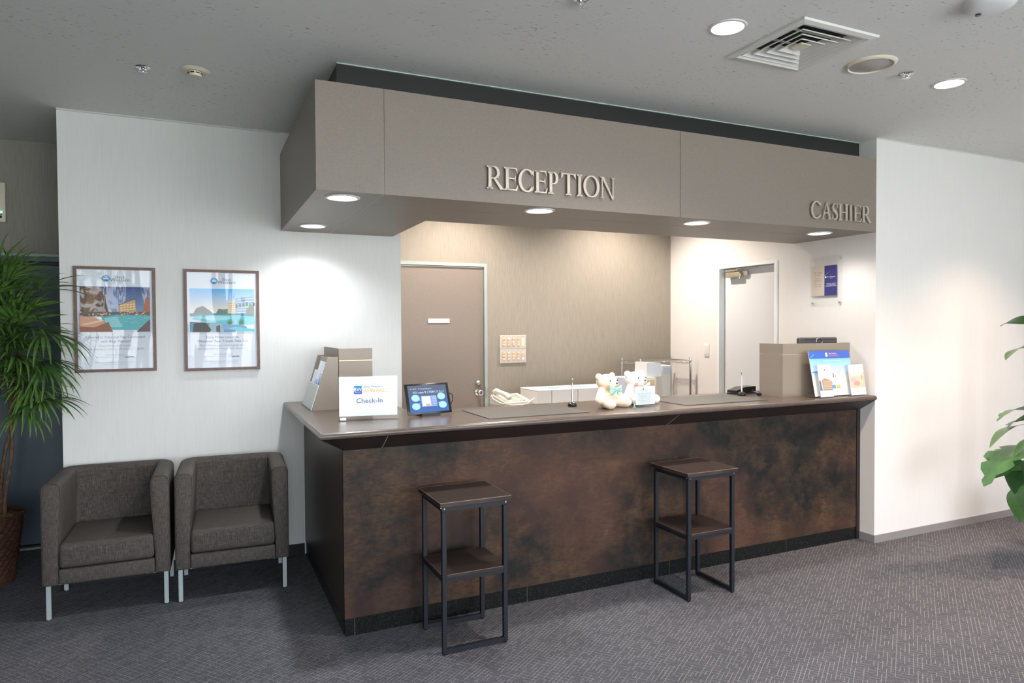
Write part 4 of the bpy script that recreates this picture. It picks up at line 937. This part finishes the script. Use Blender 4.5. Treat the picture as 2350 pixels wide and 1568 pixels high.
# desk mats
def deskmat(x0, x1, y0, y1, label):
    o = bb('desk_mat', m_mat, None, x0, x1, y0, y1, ZC, ZC+.004, bev=.001, seg=1); tag(o, label, 'mat', 'desk mats on the countertop'); return o
deskmat(1.375, 1.985, 3.288, 3.700, 'dark grey desk mat in front of the telephone, left of the bears')
deskmat(2.672, 3.330, 3.300, 3.700, 'dark grey desk mat between the bears and the cashier screen')
def penstand(x, y, label, z0):
    t = thing('pen_stand', label, 'pen stand', (x, y, z0), 0, 'single-pen stands on the countertop')
    b = bm_(); lathe(b, [(0, 0), (.026, 0), (.029, .006), (.027, .013), (.019, .020), (.009, .024), (0, .026)], seg=28); obj('base', b, m_blackp, t, 50); BS(m_blackp).inputs['Roughness'].default_value = .2
    b = bm_(); lathe(b, [(.0, .024), (.0055, .024), (.0048, .06), (.0030, .12), (.0034, .150), (.0046, .158), (.0046, .168), (0, .170)], seg=14); obj('pen', b, m_chrome, t, 50)
    return t
penstand(2.052, 3.600, 'chrome pen standing in a black base left of the bears', ZC); penstand(3.400, 3.612, 'chrome pen in a black base left of the cashier screen', ZC)

# teddy bears
def bear(x, y, rz, k, fur, label, bow, tilt=0):
    t = thing('teddy_bear', label, 'teddy bear', (x, y, ZC), rz, 'teddy bears sitting on the countertop')
    t.scale = (k*1.17, k*1.06, k*.93)
    # faces local -y; one continuous remeshed body
    b = bm_()
    ball(b, (0, 0, .056), .052, (1.08, .95, 1.05)); ball(b, (0, 0, .086), .040, (1, .9, 1)); ball(b, (0, -.004, .148), .050, (1.18, .98, .92), 20); ball(b, (0, -.046, .136), .027, (1.15, .85, .80))
    for s in (-1, 1):
        ball(b, (s*.050, .006, .180), .022, (1, .55, 1))
        for q in range(7):
            a = q/6; ball(b, (s*(.038+.040*a), -.004-.022*a, .100-.048*a), .0205+.004*a)
        for q in range(7):
            a = q/6; ball(b, (s*(.034+.026*a), -.020-.056*a, .031-.002*a), .028+.001*a)
    o = obj('body', b, fur, t)
    md = o.modifiers.new('r', 'REMESH'); md.mode = 'VOXEL'; md.voxel_size = .0045; md.use_smooth_shade = True
    sm = o.modifiers.new('s', 'SMOOTH'); sm.factor = .6; sm.iterations = 8
    bpy.context.view_layer.update(); me = bpy.data.meshes.new_from_object(o.evaluated_get(bpy.context.evaluated_depsgraph_get()))
    o.modifiers.clear(); o.data = me; me.shade_smooth()
    if not me.materials: me.materials.append(fur)
    for s in (-1, 1):
        b = bm_(); ball(b, (s*.026, -.048, .158), .0042, seg=12); obj('eye', b, m_blackp, t, 180)
    b = bm_(); ball(b, (0, -.0680, .144), .0062, (1.2, .7, .8), 12); obj('nose', b, flat((.10, .05, .04)), t, 180)
    b = bm_(); tube(b, [(0, -.069, .137), (0, -.068, .131), (.006, -.065, .127)], .0009, 5); tube(b, [(0, -.068, .131), (-.006, -.065, .127)], .0009, 5); obj('mouth', b, flat((.25, .15, .1)), t)
    if bow is not None:
        b = bm_()
        for s in (-1, 1):
            V = []
            for i in range(7):
                a = i/6; hgt = .004+.019*math.sin(a*PI*.62)**.8; th_ = .003+.006*math.sin(a*PI)
                V.append([b.verts.new((s*(.002+.042*a), -.058-th_*c1, .108+hgt*c2)) for c1, c2 in ((1, 1), (1.8, .3), (1.2, 0), (1.8, -.3), (1, -1), (-.6, 0))])
            for A, B in zip(V, V[1:]):
                for i in range(6): b.faces.new((A[i], A[(i+1) % 6], B[(i+1) % 6], B[i]))
            b.faces.new(V[0]); b.faces.new(V[-1][::-1])
            prism(b, [(s*.003, .104), (s*.032, .072), (s*.012, .074)][::s], -.067, -.062, 'y')
        box(b, -.008, .008, -.071, -.055, .099, .117, bev=.003, seg=2)
        obj('bow_tie', b, bow, t, 50)
    return t
bear(2.208, 3.465, math.radians(20), 1.10, m_bearpeach, 'peach teddy bear with a mint bow tie on the countertop', m_bowmint)
bear(2.466, 3.540, math.radians(16), 1.12, m_bearwhite, 'white teddy bear with a pink bow behind the small card stand', m_bowpink)
t = thing('card_stand', 'small clear card stand with a printed notice before the white bear', 'card stand', (2.432, 3.380, ZC), math.radians(-3))
bb('base', m_acrylic, t, -.074, .074, -.016, .012, 0, .004); bb('sheet', m_acrylic, t, -.074, .074, .0045, .0065, .004, .134)
bb('front_sheet', m_acrylic, t, -.074, .074, -.0015, .0, .012, .130); bb('card', M('pale_blue_card', (.70, .78, .84), .6), t, -.068, .066, .001, .003, .012, .122)
tx = flat((.25, .30, .36)); 
prints('emblem', t, [((.12, .25, .40), ell(-.016, .106, .0055, .0055))], .0004); text('Best Western', .008, tx, t, (-.016, -.0005+.0008, .094))
for i, s_ in enumerate(('Dear Guest, for your safety', 'and comfort please ask our', 'front desk staff for help', 'at any hour of the day.', 'We are happy to serve you', 'Thank you very much')): text(s_, .0088, tx, t, (-.008, .0003, .078-.0105*i), sx=.95)
t = thing('green_clip', 'tiny green plastic clip lying between the two bears', 'clip', (2.345, 3.372, ZC))
b = bm_(); box(b, -.004, .004, -.004, .004, 0, .022, bev=.0015, seg=1); box(b, -.007, .007, -.005, .005, 0, .003); obj('clip_body', b, M('green_plastic', (.25, .62, .32), .4), t)

# cashier end: monitor, card reader, mouse, brochure display
t = thing('monitor', 'back of a dark monitor above the cashier screen', 'monitor', (3.955, 3.455, ZC))
bb('housing', M('charcoal_plastic', (.055, .055, .058), .45), t, -.185, .190, 0, .030, .145, .397, bev=.012, seg=3, smooth=40)
bb('vent_slot', m_dark, t, -.135, .170, -.001, .002, .380, .384)
b = bm_(); 
tube(b, [(.030*math.cos(a), 0-.004, .366+.026*math.sin(a)) for a in [PI*2*i/24 for i in range(24)]]+[(.030, -.004, .366)], .003, 6); obj('emblem_ring', b, m_nickel, t, 60)
b = bm_(); box(b, -.03, .03, .010, .024, .01, .15); box(b, -.09, .09, .0, .12, 0, .012); obj('foot', b, m_blackp, t)
t = thing('receipt_printer', 'flat black device on the inner edge behind the right pen stand', 'device', (3.515, 3.735, ZC), math.radians(8))
b = bm_(); prism(b, [(-.105, .010), (.105, .010), (.105, .048), (-.01, .046), (-.105, .026)], -.04, .04, 'y'); obj('lid', b, m_blackp, t)
bb('base', m_blackp, t, -.105, .105, -.042, .042, 0, .0075)
t = thing('computer_mouse', 'small black mouse with a cable beside the cashier screen', 'mouse', (3.505, 3.560, ZC))
b = bm_(); ball(b, (0, 0, .0095), .020, (.8, 1.3, .5)); obj('shell', b, m_blackp, t, 180)
b = bm_(); tube(b, [(0, .02, .012), (-.03, .03, .025), (-.01, .05, .035), (.03, .04, .030), (.036, .03, .012)], .0015, 6); obj('cable', b, m_blackp, t, 60)

t = thing('brochure_display', 'blue and white printed display board leaning at the right counter end', 'display', (3.708, 3.262, ZC), math.radians(0))
tm = Matrix.Translation((0, 0, .008)) @ Matrix.Rotation(math.radians(-12), 4, 'X')
b = bm_(); box(b, 0, .385, 0, .003, 0, .305); brd = obj('board', b, m_paper, t); brd.matrix_local = tm
bw, bh = .385, .305; Xb = lambda u: u*bw; Zb = lambda v_: v_*bh
sh = [((.86, .87, .90), rect(0, bw, 0, bh))]
for k in range(12): a = k/11; sh.append(((.80-.58*a, .84-.30*a, .84+.06*a), rect(0, bw, Zb(.34+.50*k/12), Zb(.34+.50*(k+1)/12))))
sh += [((.055, .13, .50), rect(0, bw, Zb(.83), Zb(1.))), ((.86, .78, .70), [(0, Zb(.26)), (bw, Zb(.28)), (bw, Zb(.42)), (Xb(.4), Zb(.38)), (0, Zb(.36))]), ((.10, .38, .72), rect(0, Xb(.14), Zb(.52), Zb(.545)))]
for k in range(6): a = k/6; sh.append(((.25, .62, .85), [(Xb(.0+.02*k), Zb(.84+.016*k)), (Xb(.02+.02*k), Zb(.856+.016*k)), (Xb(.02+.02*k), Zb(.850+.014*k)), (Xb(.02*k), Zb(.835+.014*k))]))
sh += [((.80, .10, .16), rect(Xb(.50), Xb(.52), Zb(.40), Zb(.50))), ((.82, .55, .45), ell(Xb(.51), Zb(.52), .004, .005)), ((.10, .25, .30), rect(Xb(.555), Xb(.568), Zb(.40), Zb(.46))), ((.85, .55, .45), [(Xb(.60), Zb(.50)), (Xb(.68), Zb(.56)), (Xb(.69), Zb(.52)), (Xb(.62), Zb(.47))]),
       ((.10, .30, .62), rect(Xb(.44), Xb(.52), Zb(.16), Zb(.23))), ((.80, .50, .14), rect(Xb(.55), Xb(.63), Zb(.16), Zb(.23))), ((.62, .62, .64), rect(Xb(.66), Xb(.74), Zb(.16), Zb(.23))), ((.93, .93, .96), rect(Xb(.395), Xb(.445), Zb(.87), Zb(.96)))]
pb = prints('print', brd, sh, -.0004)
wht2 = flat((.88, .9, .95)); text('Best Western', .013, wht2, brd, (Xb(.47), -.0070, Zb(.925)), align='LEFT'); text('REWARDS', .020, flat((.85, .22, .10)), brd, (Xb(.46), -.0070, Zb(.87)), align='LEFT', sx=1.05)
text('The world is yours to discover', .012, wht2, brd, (Xb(.53), -.0070, Zb(.765)), sx=1.1)
bb('foot_plate', m_acrylic, t, -.03, .455, -.045, .06, 0, .004); bb('front_pocket', m_acrylic, t, .0, .11, -.040, -.037, .004, .06); bb('front_pocket', m_acrylic, t, .300, .450, -.040, -.037, .004, .06)
def brochure(x, z, w, h_, label, shapes, y=-.030, rz=0):
    o = thing('brochure', label, 'brochure', (3.708+x, 3.262+y, ZC+z), rz, 'brochures in the display at the cashier end')
    mt = Matrix.Rotation(math.radians(-9), 4, 'X')
    b = bm_(); box(b, 0, w, 0, .004, 0, h_); p = obj('pages', b, m_paper, o); p.matrix_local = mt
    q_ = prints('cover', o, [(c_, [(w*a, h_*q) for a, q in pts]) for c_, pts in shapes], -.0006); q_.matrix_local = mt
    return o
hs = [((.88, .88, .90), rect(0, 1, 0, 1)), ((.70, .68, .68), rect(0, 1, .20, .62)), ((.16, .22, .30), [(0, .20), (.0, .52), (.12, .50), (.2, .20)]), ((.40, .28, .20), [(.25, .20), (.2, .52), (.45, .58), (1, .48), (1, .20)])]
hs += [((.68, .52, .38), [(.3, .24+.06*k), (.95, .24+.055*k), (.95, .265+.055*k), (.3, .265+.06*k)]) for k in range(5)]+[((.25, .3, .4), ell(.5, .84, .05, .035)), ((.6, .6, .65), rect(.6, .9, .82, .83)), ((.45, .25, .45), rect(0, 1, .715, .722))]
brochure(.018, .006, .118, .215, 'brochure with a brown hotel building in the left display pocket', hs)
fs_ = [((.88, .86, .86), rect(0, 1, 0, 1)), ((.82, .58, .42), rect(0, 1, .24, .74)), ((.84, .80, .62), rect(.1, .9, .62, .74)), ((.72, .34, .30), ell(.45, .38, .22, .08)), ((.90, .62, .50), ell(.75, .45, .14, .07)), ((.70, .45, .50), rect(.05, .4, .44, .55)), ((.45, .22, .15), rect(.80, .84, .50, .66)), ((.50, .58, .70), rect(.3, .6, .58, .63)), ((.55, .55, .60), ell(.4, .12, .04, .025)), ((.6, .6, .65), rect(.15, .9, .84, .85)), ((.6, .6, .65), rect(.2, .8, .89, .895))]
brochure(.305, .006, .142, .208, 'pink food brochure in the right display pocket', fs_, y=-.032)

# ------------------------------------------------------------------ staff area furniture
t = thing('staff_desk', 'white low desk along the brown wall behind the counter', 'desk', (0, 0, 0))
bb('desktop', m_whitep, t, 1.90, 3.50, 4.45, 5.32, .68, .705)
for x in (1.92, 3.46):
    for yy in (4.47, 5.28): bb('leg', m_alu, t, x, x+.03, yy, yy+.03, 0, .68)
t = thing('side_cabinet', 'white low cabinet in front of the wire rack', 'cabinet', (0, 0, 0))
bb('body', m_whitep, t, 3.52, 3.82, 4.62, 4.96, .02, .78); bb('door', m_whitep, t, 3.525, 3.815, 4.60, 4.6195, .03, .77)
bb('plinth', m_baseblack, t, 3.53, 3.81, 4.63, 4.95, 0, .0195)
fx0, nb = 2.466, 5
bxs = [(2.466, 2.600)]+[(2.604+.245*k, 2.845+.245*k) for k in range(3)]
for k, (a, c) in enumerate(bxs):
    t = thing('storage_box', ['narrow white storage box at the left end of the row behind the telephone', 'second white storage box from the telephone, wide, pale blue stripe', 'third white storage box in the row, behind the left pen', 'last white storage box of the row, behind the peach bear'][k], 'box', (a, 4.90, .705), 0, 'row of white storage boxes')
    w = c-a; bb('body', M('warm_white_card', (.72, .69, .66), .55), t, 0, w, 0, .31, 0, .269, bev=.002, seg=1)
    bb('lid', m_cream, t, -.0015, w+.0015, -.002, .313, .2695, .276, bev=.002, seg=1)
    if k: prints('stripe', t, [], 0) if False else None
    if k: b = bm_(); prism(b, [(w*.15, .05), (w*.62, .05), (w*.62, .27), (w*.15, .27)], .2765, .2772); obj('blue_label', b, M('pale_blue_label', (.30, .44, .72), .6), t)
# telephone on a clear riser
t = thing('acrylic_riser', 'clear acrylic riser carrying the telephone behind the counter', 'riser', (2.04, 4.50, .705))
bb('shelf', m_acrylic, t, -.165, .190, -.12, .12, .222, .230)
for x in (-.165, .182): bb('side', m_acrylic, t, x, x+.008, -.12, .12, 0, .222)
t = thing('telephone', 'cream push-button desk telephone with coiled cord', 'telephone', (2.052, 4.50, .9352), math.radians(12))
m_tel = M('cream_phone_plastic', (.82, .76, .64), .4)
b = bm_(); prism(b, [(-.10, 0), (.10, 0), (.10, .060), (.07, .066), (-.10, .020)], -.115, .115, 'x'); obj('body', b, m_tel, t)
b = bm_()
tube(b, [(-.085, -.10, .052), (-.085, -.07, .072), (-.085, 0, .086), (-.085, .06, .094), (-.085, .085, .084)], [.018, .021, .016, .021, .018], 12)
obj('handset', b, m_tel, t, 50)
slope = Matrix.Translation((0, -.10, .020)) @ Matrix.Rotation(math.atan2(.046, .17), 4, 'X')
o = bb('display', M('grey_green_lcd', (.30, .38, .33), .3), t, -.030, .075, .115, .155, .001, .006); o.matrix_local = slope
for r_2 in range(4):
    for c_2 in range(4):
        o = bb('key', M('grey_beige_key', (.50, .44, .36), .5) if c_2 == 3 else m_ivory, t, -.030+c_2*.028, -.010+c_2*.028, .020+r_2*.022, .036+r_2*.022, .001, .006); o.matrix_local = slope
b = bm_()
pts = []
import math as _m
ctrl = [(-.09, -.11, .045), (-.13, -.10, .02), (-.15, -.05, .03), (-.135, .02, .05)]
tube(b, [(-.085, .08, .07), (-.13, .06, .065), (-.155, .0, .045), (-.14, -.06, .02), (-.08, -.125, .006), (0, -.14, -.001+.006), (.06, -.13, .012), (.10, -.12, .030), (.14, -.10, .040), (.16, -.06, .030), (.15, -.03, .010), (.115, .0, .008)], .0045, 8)
obj('cord', b, m_tel, t, 60)
# wire rack
t = thing('wire_rack', 'chrome wire rack in the corner of the staff area', 'rack', (0, 0, 0))
PX, PY = (3.545, 4.105), (5.01, 5.30)
for x in PX:
    for yy in PY:
        b = bm_(); pr_ = [(0, 0), (.0125, 0), (.0125, 1.19), (.0135, 1.19), (.0135, 1.203), (0, 1.206)]; lathe(b, pr_, (x, yy, 0), 16); 
        for z in (1.150, .60): lathe(b, [(.0128, z), (.0165, z+.002), (.0145, z+.030), (.0128, z+.032)], (x, yy, 0), 16)
        obj('post', b, m_chrome, t, 40)
for z in (1.178, .62):
    b = bm_()
    def edge(p, q):
        p, q = Vector(p), Vector(q)
        tube(b, [p, q], .003, 6); dz = Vector((0, 0, -.028)); tube(b, [p+dz, q+dz], .003, 6); n = 10; pts = []
        for i in range(n*2+1): pts.append(p.lerp(q, i/(n*2))+(dz if i % 2 else Vector((0, 0, 0))))
        tube(b, pts, .002, 5)
    edge((PX[0], PY[0], z), (PX[1], PY[0], z)); edge((PX[0], PY[1], z), (PX[1], PY[1], z)); edge((PX[0], PY[0], z), (PX[0], PY[1], z)); edge((PX[1], PY[0], z), (PX[1], PY[1], z))
    for k in range(1, 24): x = PX[0]+(PX[1]-PX[0])*k/24; tube(b, [(x, PY[0], z+.003), (x, PY[1], z+.003)], .0015, 4)
    obj('wire_shelf', b, m_chrome, t, 60)
t = thing('drawer_unit', 'cream desktop drawer unit behind the white bear', 'drawer unit', (3.245, 4.66, .7055))
bb('case', m_cream, t, 0, .245, 0, .24, 0, .365, bev=.004, seg=2); t.location.z = .7055
for k in range(5): d_ = bb('drawer', m_greybox if k < 4 else M('cream_yellow_label', (.72, .60, .34), .6), t, .012, .233, -.008, -.0005, .02+k*.066, .080+k*.066); bb('pull', m_whitep, d_, .09, .155, -.013, -.0085, .03+k*.066, .036+k*.066)
t.location = (3.190, 4.645, .7055)
t = thing('file_holder', 'grey-white upright file holder standing at the rack', 'file holder', (3.60, 4.76, .7805))
bb('case', m_greybox, t, .0, .085, 0, .19, 0, .375, bev=.003, seg=1); bb('spine_label', flat((.55, .60, .70)), t, .015, .078, -.0012, -.0002, .300, .352)
t = thing('paper_box', 'white paper box on top of the cream drawer unit', 'box', (3.375, 4.68, 1.0720))
b = bm_(); prism(b, [(0, 0), (.150, 0), (.150, .108), (.13, .112), (.006, .120)], 0, .17, 'y'); obj('carton', b, m_paper, t)
t = thing('document_folder', 'pale violet folder standing between the two bears behind the counter', 'folder', (3.060, 4.67, .7055))
b = bm_(); prism(b, [(0, 0), (.120, 0), (.120, .365), (.03, .375), (0, .370)], 0, .17, 'y'); obj('cover', b, M('pale_violet_card', (.70, .66, .72), .6), t)

# ------------------------------------------------------------------ left palm
def blade(b, base, az, el, length, width, droop, fold=.25, n=7):
    """one drooping narrow leaflet"""
    p = Vector(base); d = Vector((math.cos(el)*math.cos(az), math.cos(el)*math.sin(az), math.sin(el))); rings = []
    for i in range(n+1):
        a = i/n; w = width*(.45+.55*math.sin(min(1, a*2.2)*PI/2))*(1 if a < .55 else max(.06, 1-((a-.55)/.45)**1.6))
        side = d.cross(Vector((0, 0, 1)))
        side = side.normalized() if side.length > 1e-3 else Vector((1, 0, 0))
        upv = side.cross(d).normalized()
        rings.append((b.verts.new(p-side*w/2+upv*w*fold), b.verts.new(p), b.verts.new(p+side*w/2+upv*w*fold)))
        d = (d+Vector((0, 0, -droop*(.4+a)/n*2))).normalized(); p = p+d*length/n
    for A, B in zip(rings, rings[1:]):
        b.faces.new((A[0], A[1], B[1], B[0])); b.faces.new((A[1], A[2], B[2], B[1]))
def frond_mesh(rnd, n, L_, spread, droop):
    b = bm_(); pet = .26
    pts = [(0, 0, 0), (pet*.5, 0, .035), (pet, 0, .02)]
    tube(b, pts, [.004, .0032, .0028], 6)
    for i in range(n):
        f_ = (i+.5)/n*2-1
        blade(b, (pet, 0, .02), f_*spread+rnd.uniform(-.05, .05), .25-abs(f_)*.25+rnd.uniform(-.12, .12), L_*(1-.28*abs(f_)**1.5)*rnd.uniform(.88, 1.08), rnd.uniform(.011, .017), droop*rnd.uniform(.75, 1.3))
    me = bpy.data.meshes.new('frond'); b.to_mesh(me); b.free(); me.materials.append(m_frond); me.shade_smooth(); return me
rnd = random.Random(11)
PXc, PYc = -1.155, 4.90
t = thing('potted_palm', 'tall potted fan palm at the left edge beside the posters', 'plant', (PXc, PYc, 0))
# wicker pot with real weave relief
b = bm_(); rows, segs = 30, 96; prev = None
for r_i in range(rows+1):
    z = .405*r_i/rows; rad = .128+.052*(r_i/rows)**.9; ring = []
    for s_ in range(segs):
        a = 2*PI*s_/segs; off = .0075*math.sin(a*segs/4+PI*(r_i//2 % 2)) if 2 < r_i < rows-2 else .004; off += .002*(r_i % 2)
        ring.append(b.verts.new(((rad+off)*math.cos(a), (rad+off)*math.sin(a), z)))
    if prev:
        for s_ in range(segs): b.faces.new((prev[s_], prev[(s_+1) % segs], ring[(s_+1) % segs], ring[s_]))
    prev = ring
bt_ = bmesh.ops.contextual_create
pot = obj('wicker_pot', b, m_wicker, t, 180)
b = bm_()
for k in range(2):
    n_ = 90; tube(b, [(.186*math.cos(2*PI*i/n_)+.0, .186*math.sin(2*PI*i/n_), .405+.007*math.sin(2*PI*i*15/n_+k*PI)) for i in range(n_+1)], .007, 6)
obj('braided_rim', b, m_wicker, pot, 180)
b = bm_(); rgs = []
for r_i in range(8):
    rr = .176*(1-r_i/7); rgs.append([b.verts.new((rr*math.cos(2*PI*s_/24), rr*math.sin(2*PI*s_/24), .385+.03*(r_i/7)+rnd.uniform(-.006, .006))) for s_ in range(24)])
for A, B in zip(rgs, rgs[1:]):
    for s_ in range(24): b.faces.new((A[s_], A[(s_+1) % 24], B[(s_+1) % 24], B[s_]))
obj('coconut_fibre', b, m_soil, t, 180)
canes = [((.10, .00), (.17, -.06), 1.30, .012), ((.02, -.05), (.06, -.12), 1.62, .016), ((-.02, .03), (.14, -.06), 1.50, .013), ((.05, .06), (.22, -.12), 1.40, .011)]
tops = []
for (x0, y0), (x1, y1), zt_, r0 in canes:
    b = bm_(); pts = []; rad = []
    for i in range(15):
        a = i/14; pts.append((x0+(x1-x0)*a+.012*math.sin(a*9+x0*40), y0+(y1-y0)*a+.01*math.cos(a*8), .39+(zt_-.39)*a)); rad.append(r0*(1+.22*math.sin(i*2.4))*(.85+.5*a if a > .5 else .9))
    tube(b, pts, rad, 9); obj('cane', b, m_cane, t, 60); tops.append((Vector(pts[-1]), Vector(pts[9])))
fm_ = [frond_mesh(rnd, n, L_, sp_, dr) for n, L_, sp_, dr in ((12, .27, 1.2, .35), (13, .29, 1.4, .6), (11, .28, 1.05, .9), (12, .31, 1.25, .45), (10, .25, 1.0, .7))]
def put_frond(pos, az, el, roll, sc, k):
    base = Vector((PXc, PYc, 0))
    for tr in range(14):      # swing a leaf forward until it clears the walls and the posters
        mm = Matrix.Translation(pos) @ Matrix.Rotation(az-tr*.17, 4, 'Z') @ Matrix.Rotation(-el, 4, 'Y') @ Matrix.Rotation(roll, 4, 'X') @ Matrix.Scale(sc, 4)
        ws = [base+mm @ v_.co for v_ in fm_[k].vertices]
        if not any((p_.x > XWL-.01 and p_.y > YW-.035) or p_.y > RY1-.06 for p_ in ws): break
    else: return
    o = bpy.data.objects.new('frond', fm_[k]); COL.objects.link(o); o.parent = t
    o.matrix_local = mm
for ci, (tp, mid) in enumerate(tops):
    cnt = (14, 17, 17, 13)[ci]
    for i in range(cnt):
        a = i/cnt; pos = tp.lerp(mid, .75*a)
        azd = (math.degrees(2.399*i+ci)+rnd.uniform(-15, 15)) % 360
        # leaves grow away from the wall, which starts to the right of the palm
        if azd < 110: azd = 285+azd*.45
        elif azd > 335: azd = 322
        put_frond(pos, math.radians(azd), math.radians(58-80*a+rnd.uniform(-12, 12)), rnd.uniform(-.5, .5), rnd.uniform(.85, 1.1), rnd.randrange(5))
for pos, azd, el, sc, k in (((.16, -.16, 1.62), -38, 14, 1.1, 0), ((.17, -.16, 1.50), -38, -10, 1.15, 2), ((.17, -.18, 1.42), -34, -30, 1.15, 4), ((.22, -.12, 1.10), -42, -4, 1.05, 1), ((.20, -.12, 1.42), -62, 8, 1.0, 3), ((.22, -.10, 1.26), -50, -25, 1.0, 2)):
    put_frond(Vector(pos), math.radians(azd), math.radians(el), .1, sc, k)

# ------------------------------------------------------------------ right plant (only its leaf tips reach the picture)
t = thing('climbing_plant', 'large-leaved climbing plant reaching in at the right edge', 'plant', (5.12, 2.50, 0))
b = bm_(); lathe(b, [(0, 0), (.13, 0), (.17, .32), (.18, .32), (.18, .35), (.16, .35), (.15, .31), (0, .31)], seg=32); obj('pot', b, m_whitep, t, 40)
b = bm_(); cyl(b, (0, 0, .95), .03, 1.30, seg=14); obj('moss_pole', b, m_soil, t, 60)
def leaf(bx, by, bz, tx, ty, tz, width, lobes=0, roll=0.):
    """heart-shaped leaf from petiole base to tip (local coordinates), arching, with a folded midrib"""
    A, T_ = Vector((bx, by, bz)), Vector((tx, ty, tz)); L_ = (T_-A).length; ax = (T_-A).normalized()
    side = ax.cross(Vector((0, 0, 1))).normalized(); side = (Matrix.Rotation(roll, 3, ax) @ side); upv = side.cross(ax).normalized()
    b = bm_(); n = 12; rings = []
    for i in range(n+1):
        a = i/n; w = width*math.sin(PI*min(1, a*1.0))**.7*(1-.55*a)*1.5 if a > 0 else .004
        w = max(w, .001); p = A+ax*L_*a+upv*(.10*L_*math.sin(a*PI))
        if lobes and i % 3 == 1 and 2 < i < 11: w *= .55
        rings.append([b.verts.new(p+side*w*s+upv*abs(s)*w*.22-upv*(s*s)*w*.12) for s in (-1, -.5, 0, .5, 1)])
    for P_, Q_ in zip(rings, rings[1:]):
        for k in range(4): b.faces.new((P_[k], P_[k+1], Q_[k+1], Q_[k]))
    o = obj('leaf', b, m_leaf, t, 180)
    b = bm_(); tube(b, [(0, 0, bz-.12), tuple(A*.6+Vector((0, 0, -.01*0+(.4*(bz-.05))))), (bx, by, bz)], .0035, 6); obj('petiole', b, m_leaf, o, 60)
ofs = Vector((5.12, 2.50, 0))
for (x0, z0, x1, z1, w, lb, rl, yy) in ((4.70, 1.500, 4.372, 1.478, .045, 0, .5, 0), (4.70, 1.355, 4.432, 1.278, .055, 0, .4, 0), (4.72, .960, 4.350, .910, .055, 1, .35, 0), (4.74, .86, 4.368, .742, .045, 0, .3, .05), (4.74, .80, 4.44, .700, .040, 0, .3, -.05),
                                      (4.72, .740, 4.232, .530, .115, 1, .1, 0), (4.72, .70, 4.33, .505, .10, 1, -.1, .06), (4.74, .66, 4.45, .470, .12, 0, .2, -.05), (4.70, .50, 4.60, .27, .09, 0, .2, 0), (4.76, .90, 4.52, .86, .07, 1, .6, .03), (4.74, .62, 4.50, .58, .10, 0, -.3, .08),
                                      (5.25, 1.4, 5.5, 1.3, .06, 0, .2, .05), (5.27, 1.1, 5.55, 1.0, .08, 1, .2, -.05), (5.27, .8, 5.6, .6, .10, 1, .1, .0), (5.05, 1.7, 4.85, 1.85, .06, 0, .1, -.1)):
    leaf(x0-ofs.x, yy, z0, x1-ofs.x, yy, z1, w, lb, rl)
# a tree outside the windows, seen only as a reflection in the posters
t = thing('tree', 'tree on the lawn outside, seen only as a reflection in the left poster', 'tree', (-2.6, -7.5, -.2))
b = bm_(); tube(b, [(0, 0, 0), (.05, 0, 1.2), (-.05, .1, 2.6)], [.16, .13, .09], 10)
for s in (-1, 1): tube(b, [(-.02, .05, 1.6), (s*.6, .1, 2.6), (s*.9, .2, 3.4)], [.07, .05, .02], 8)
obj('trunk', b, m_cane, t, 60)
b = bm_()
for k in range(500):
    p = Vector((rnd.gauss(0, .9), rnd.gauss(0, .7), 3.0+rnd.gauss(0, .7))); a = Vector((rnd.gauss(0, 1), rnd.gauss(0, 1), rnd.gauss(0, 1))).normalized()*.12; c_ = a.cross(Vector((rnd.gauss(0, 1), rnd.gauss(0, 1), 1))).normalized()*.09
    b.faces.new([b.verts.new(p+q) for q in (-a, -c_, a, c_)])
obj('foliage', b, m_frond, t)
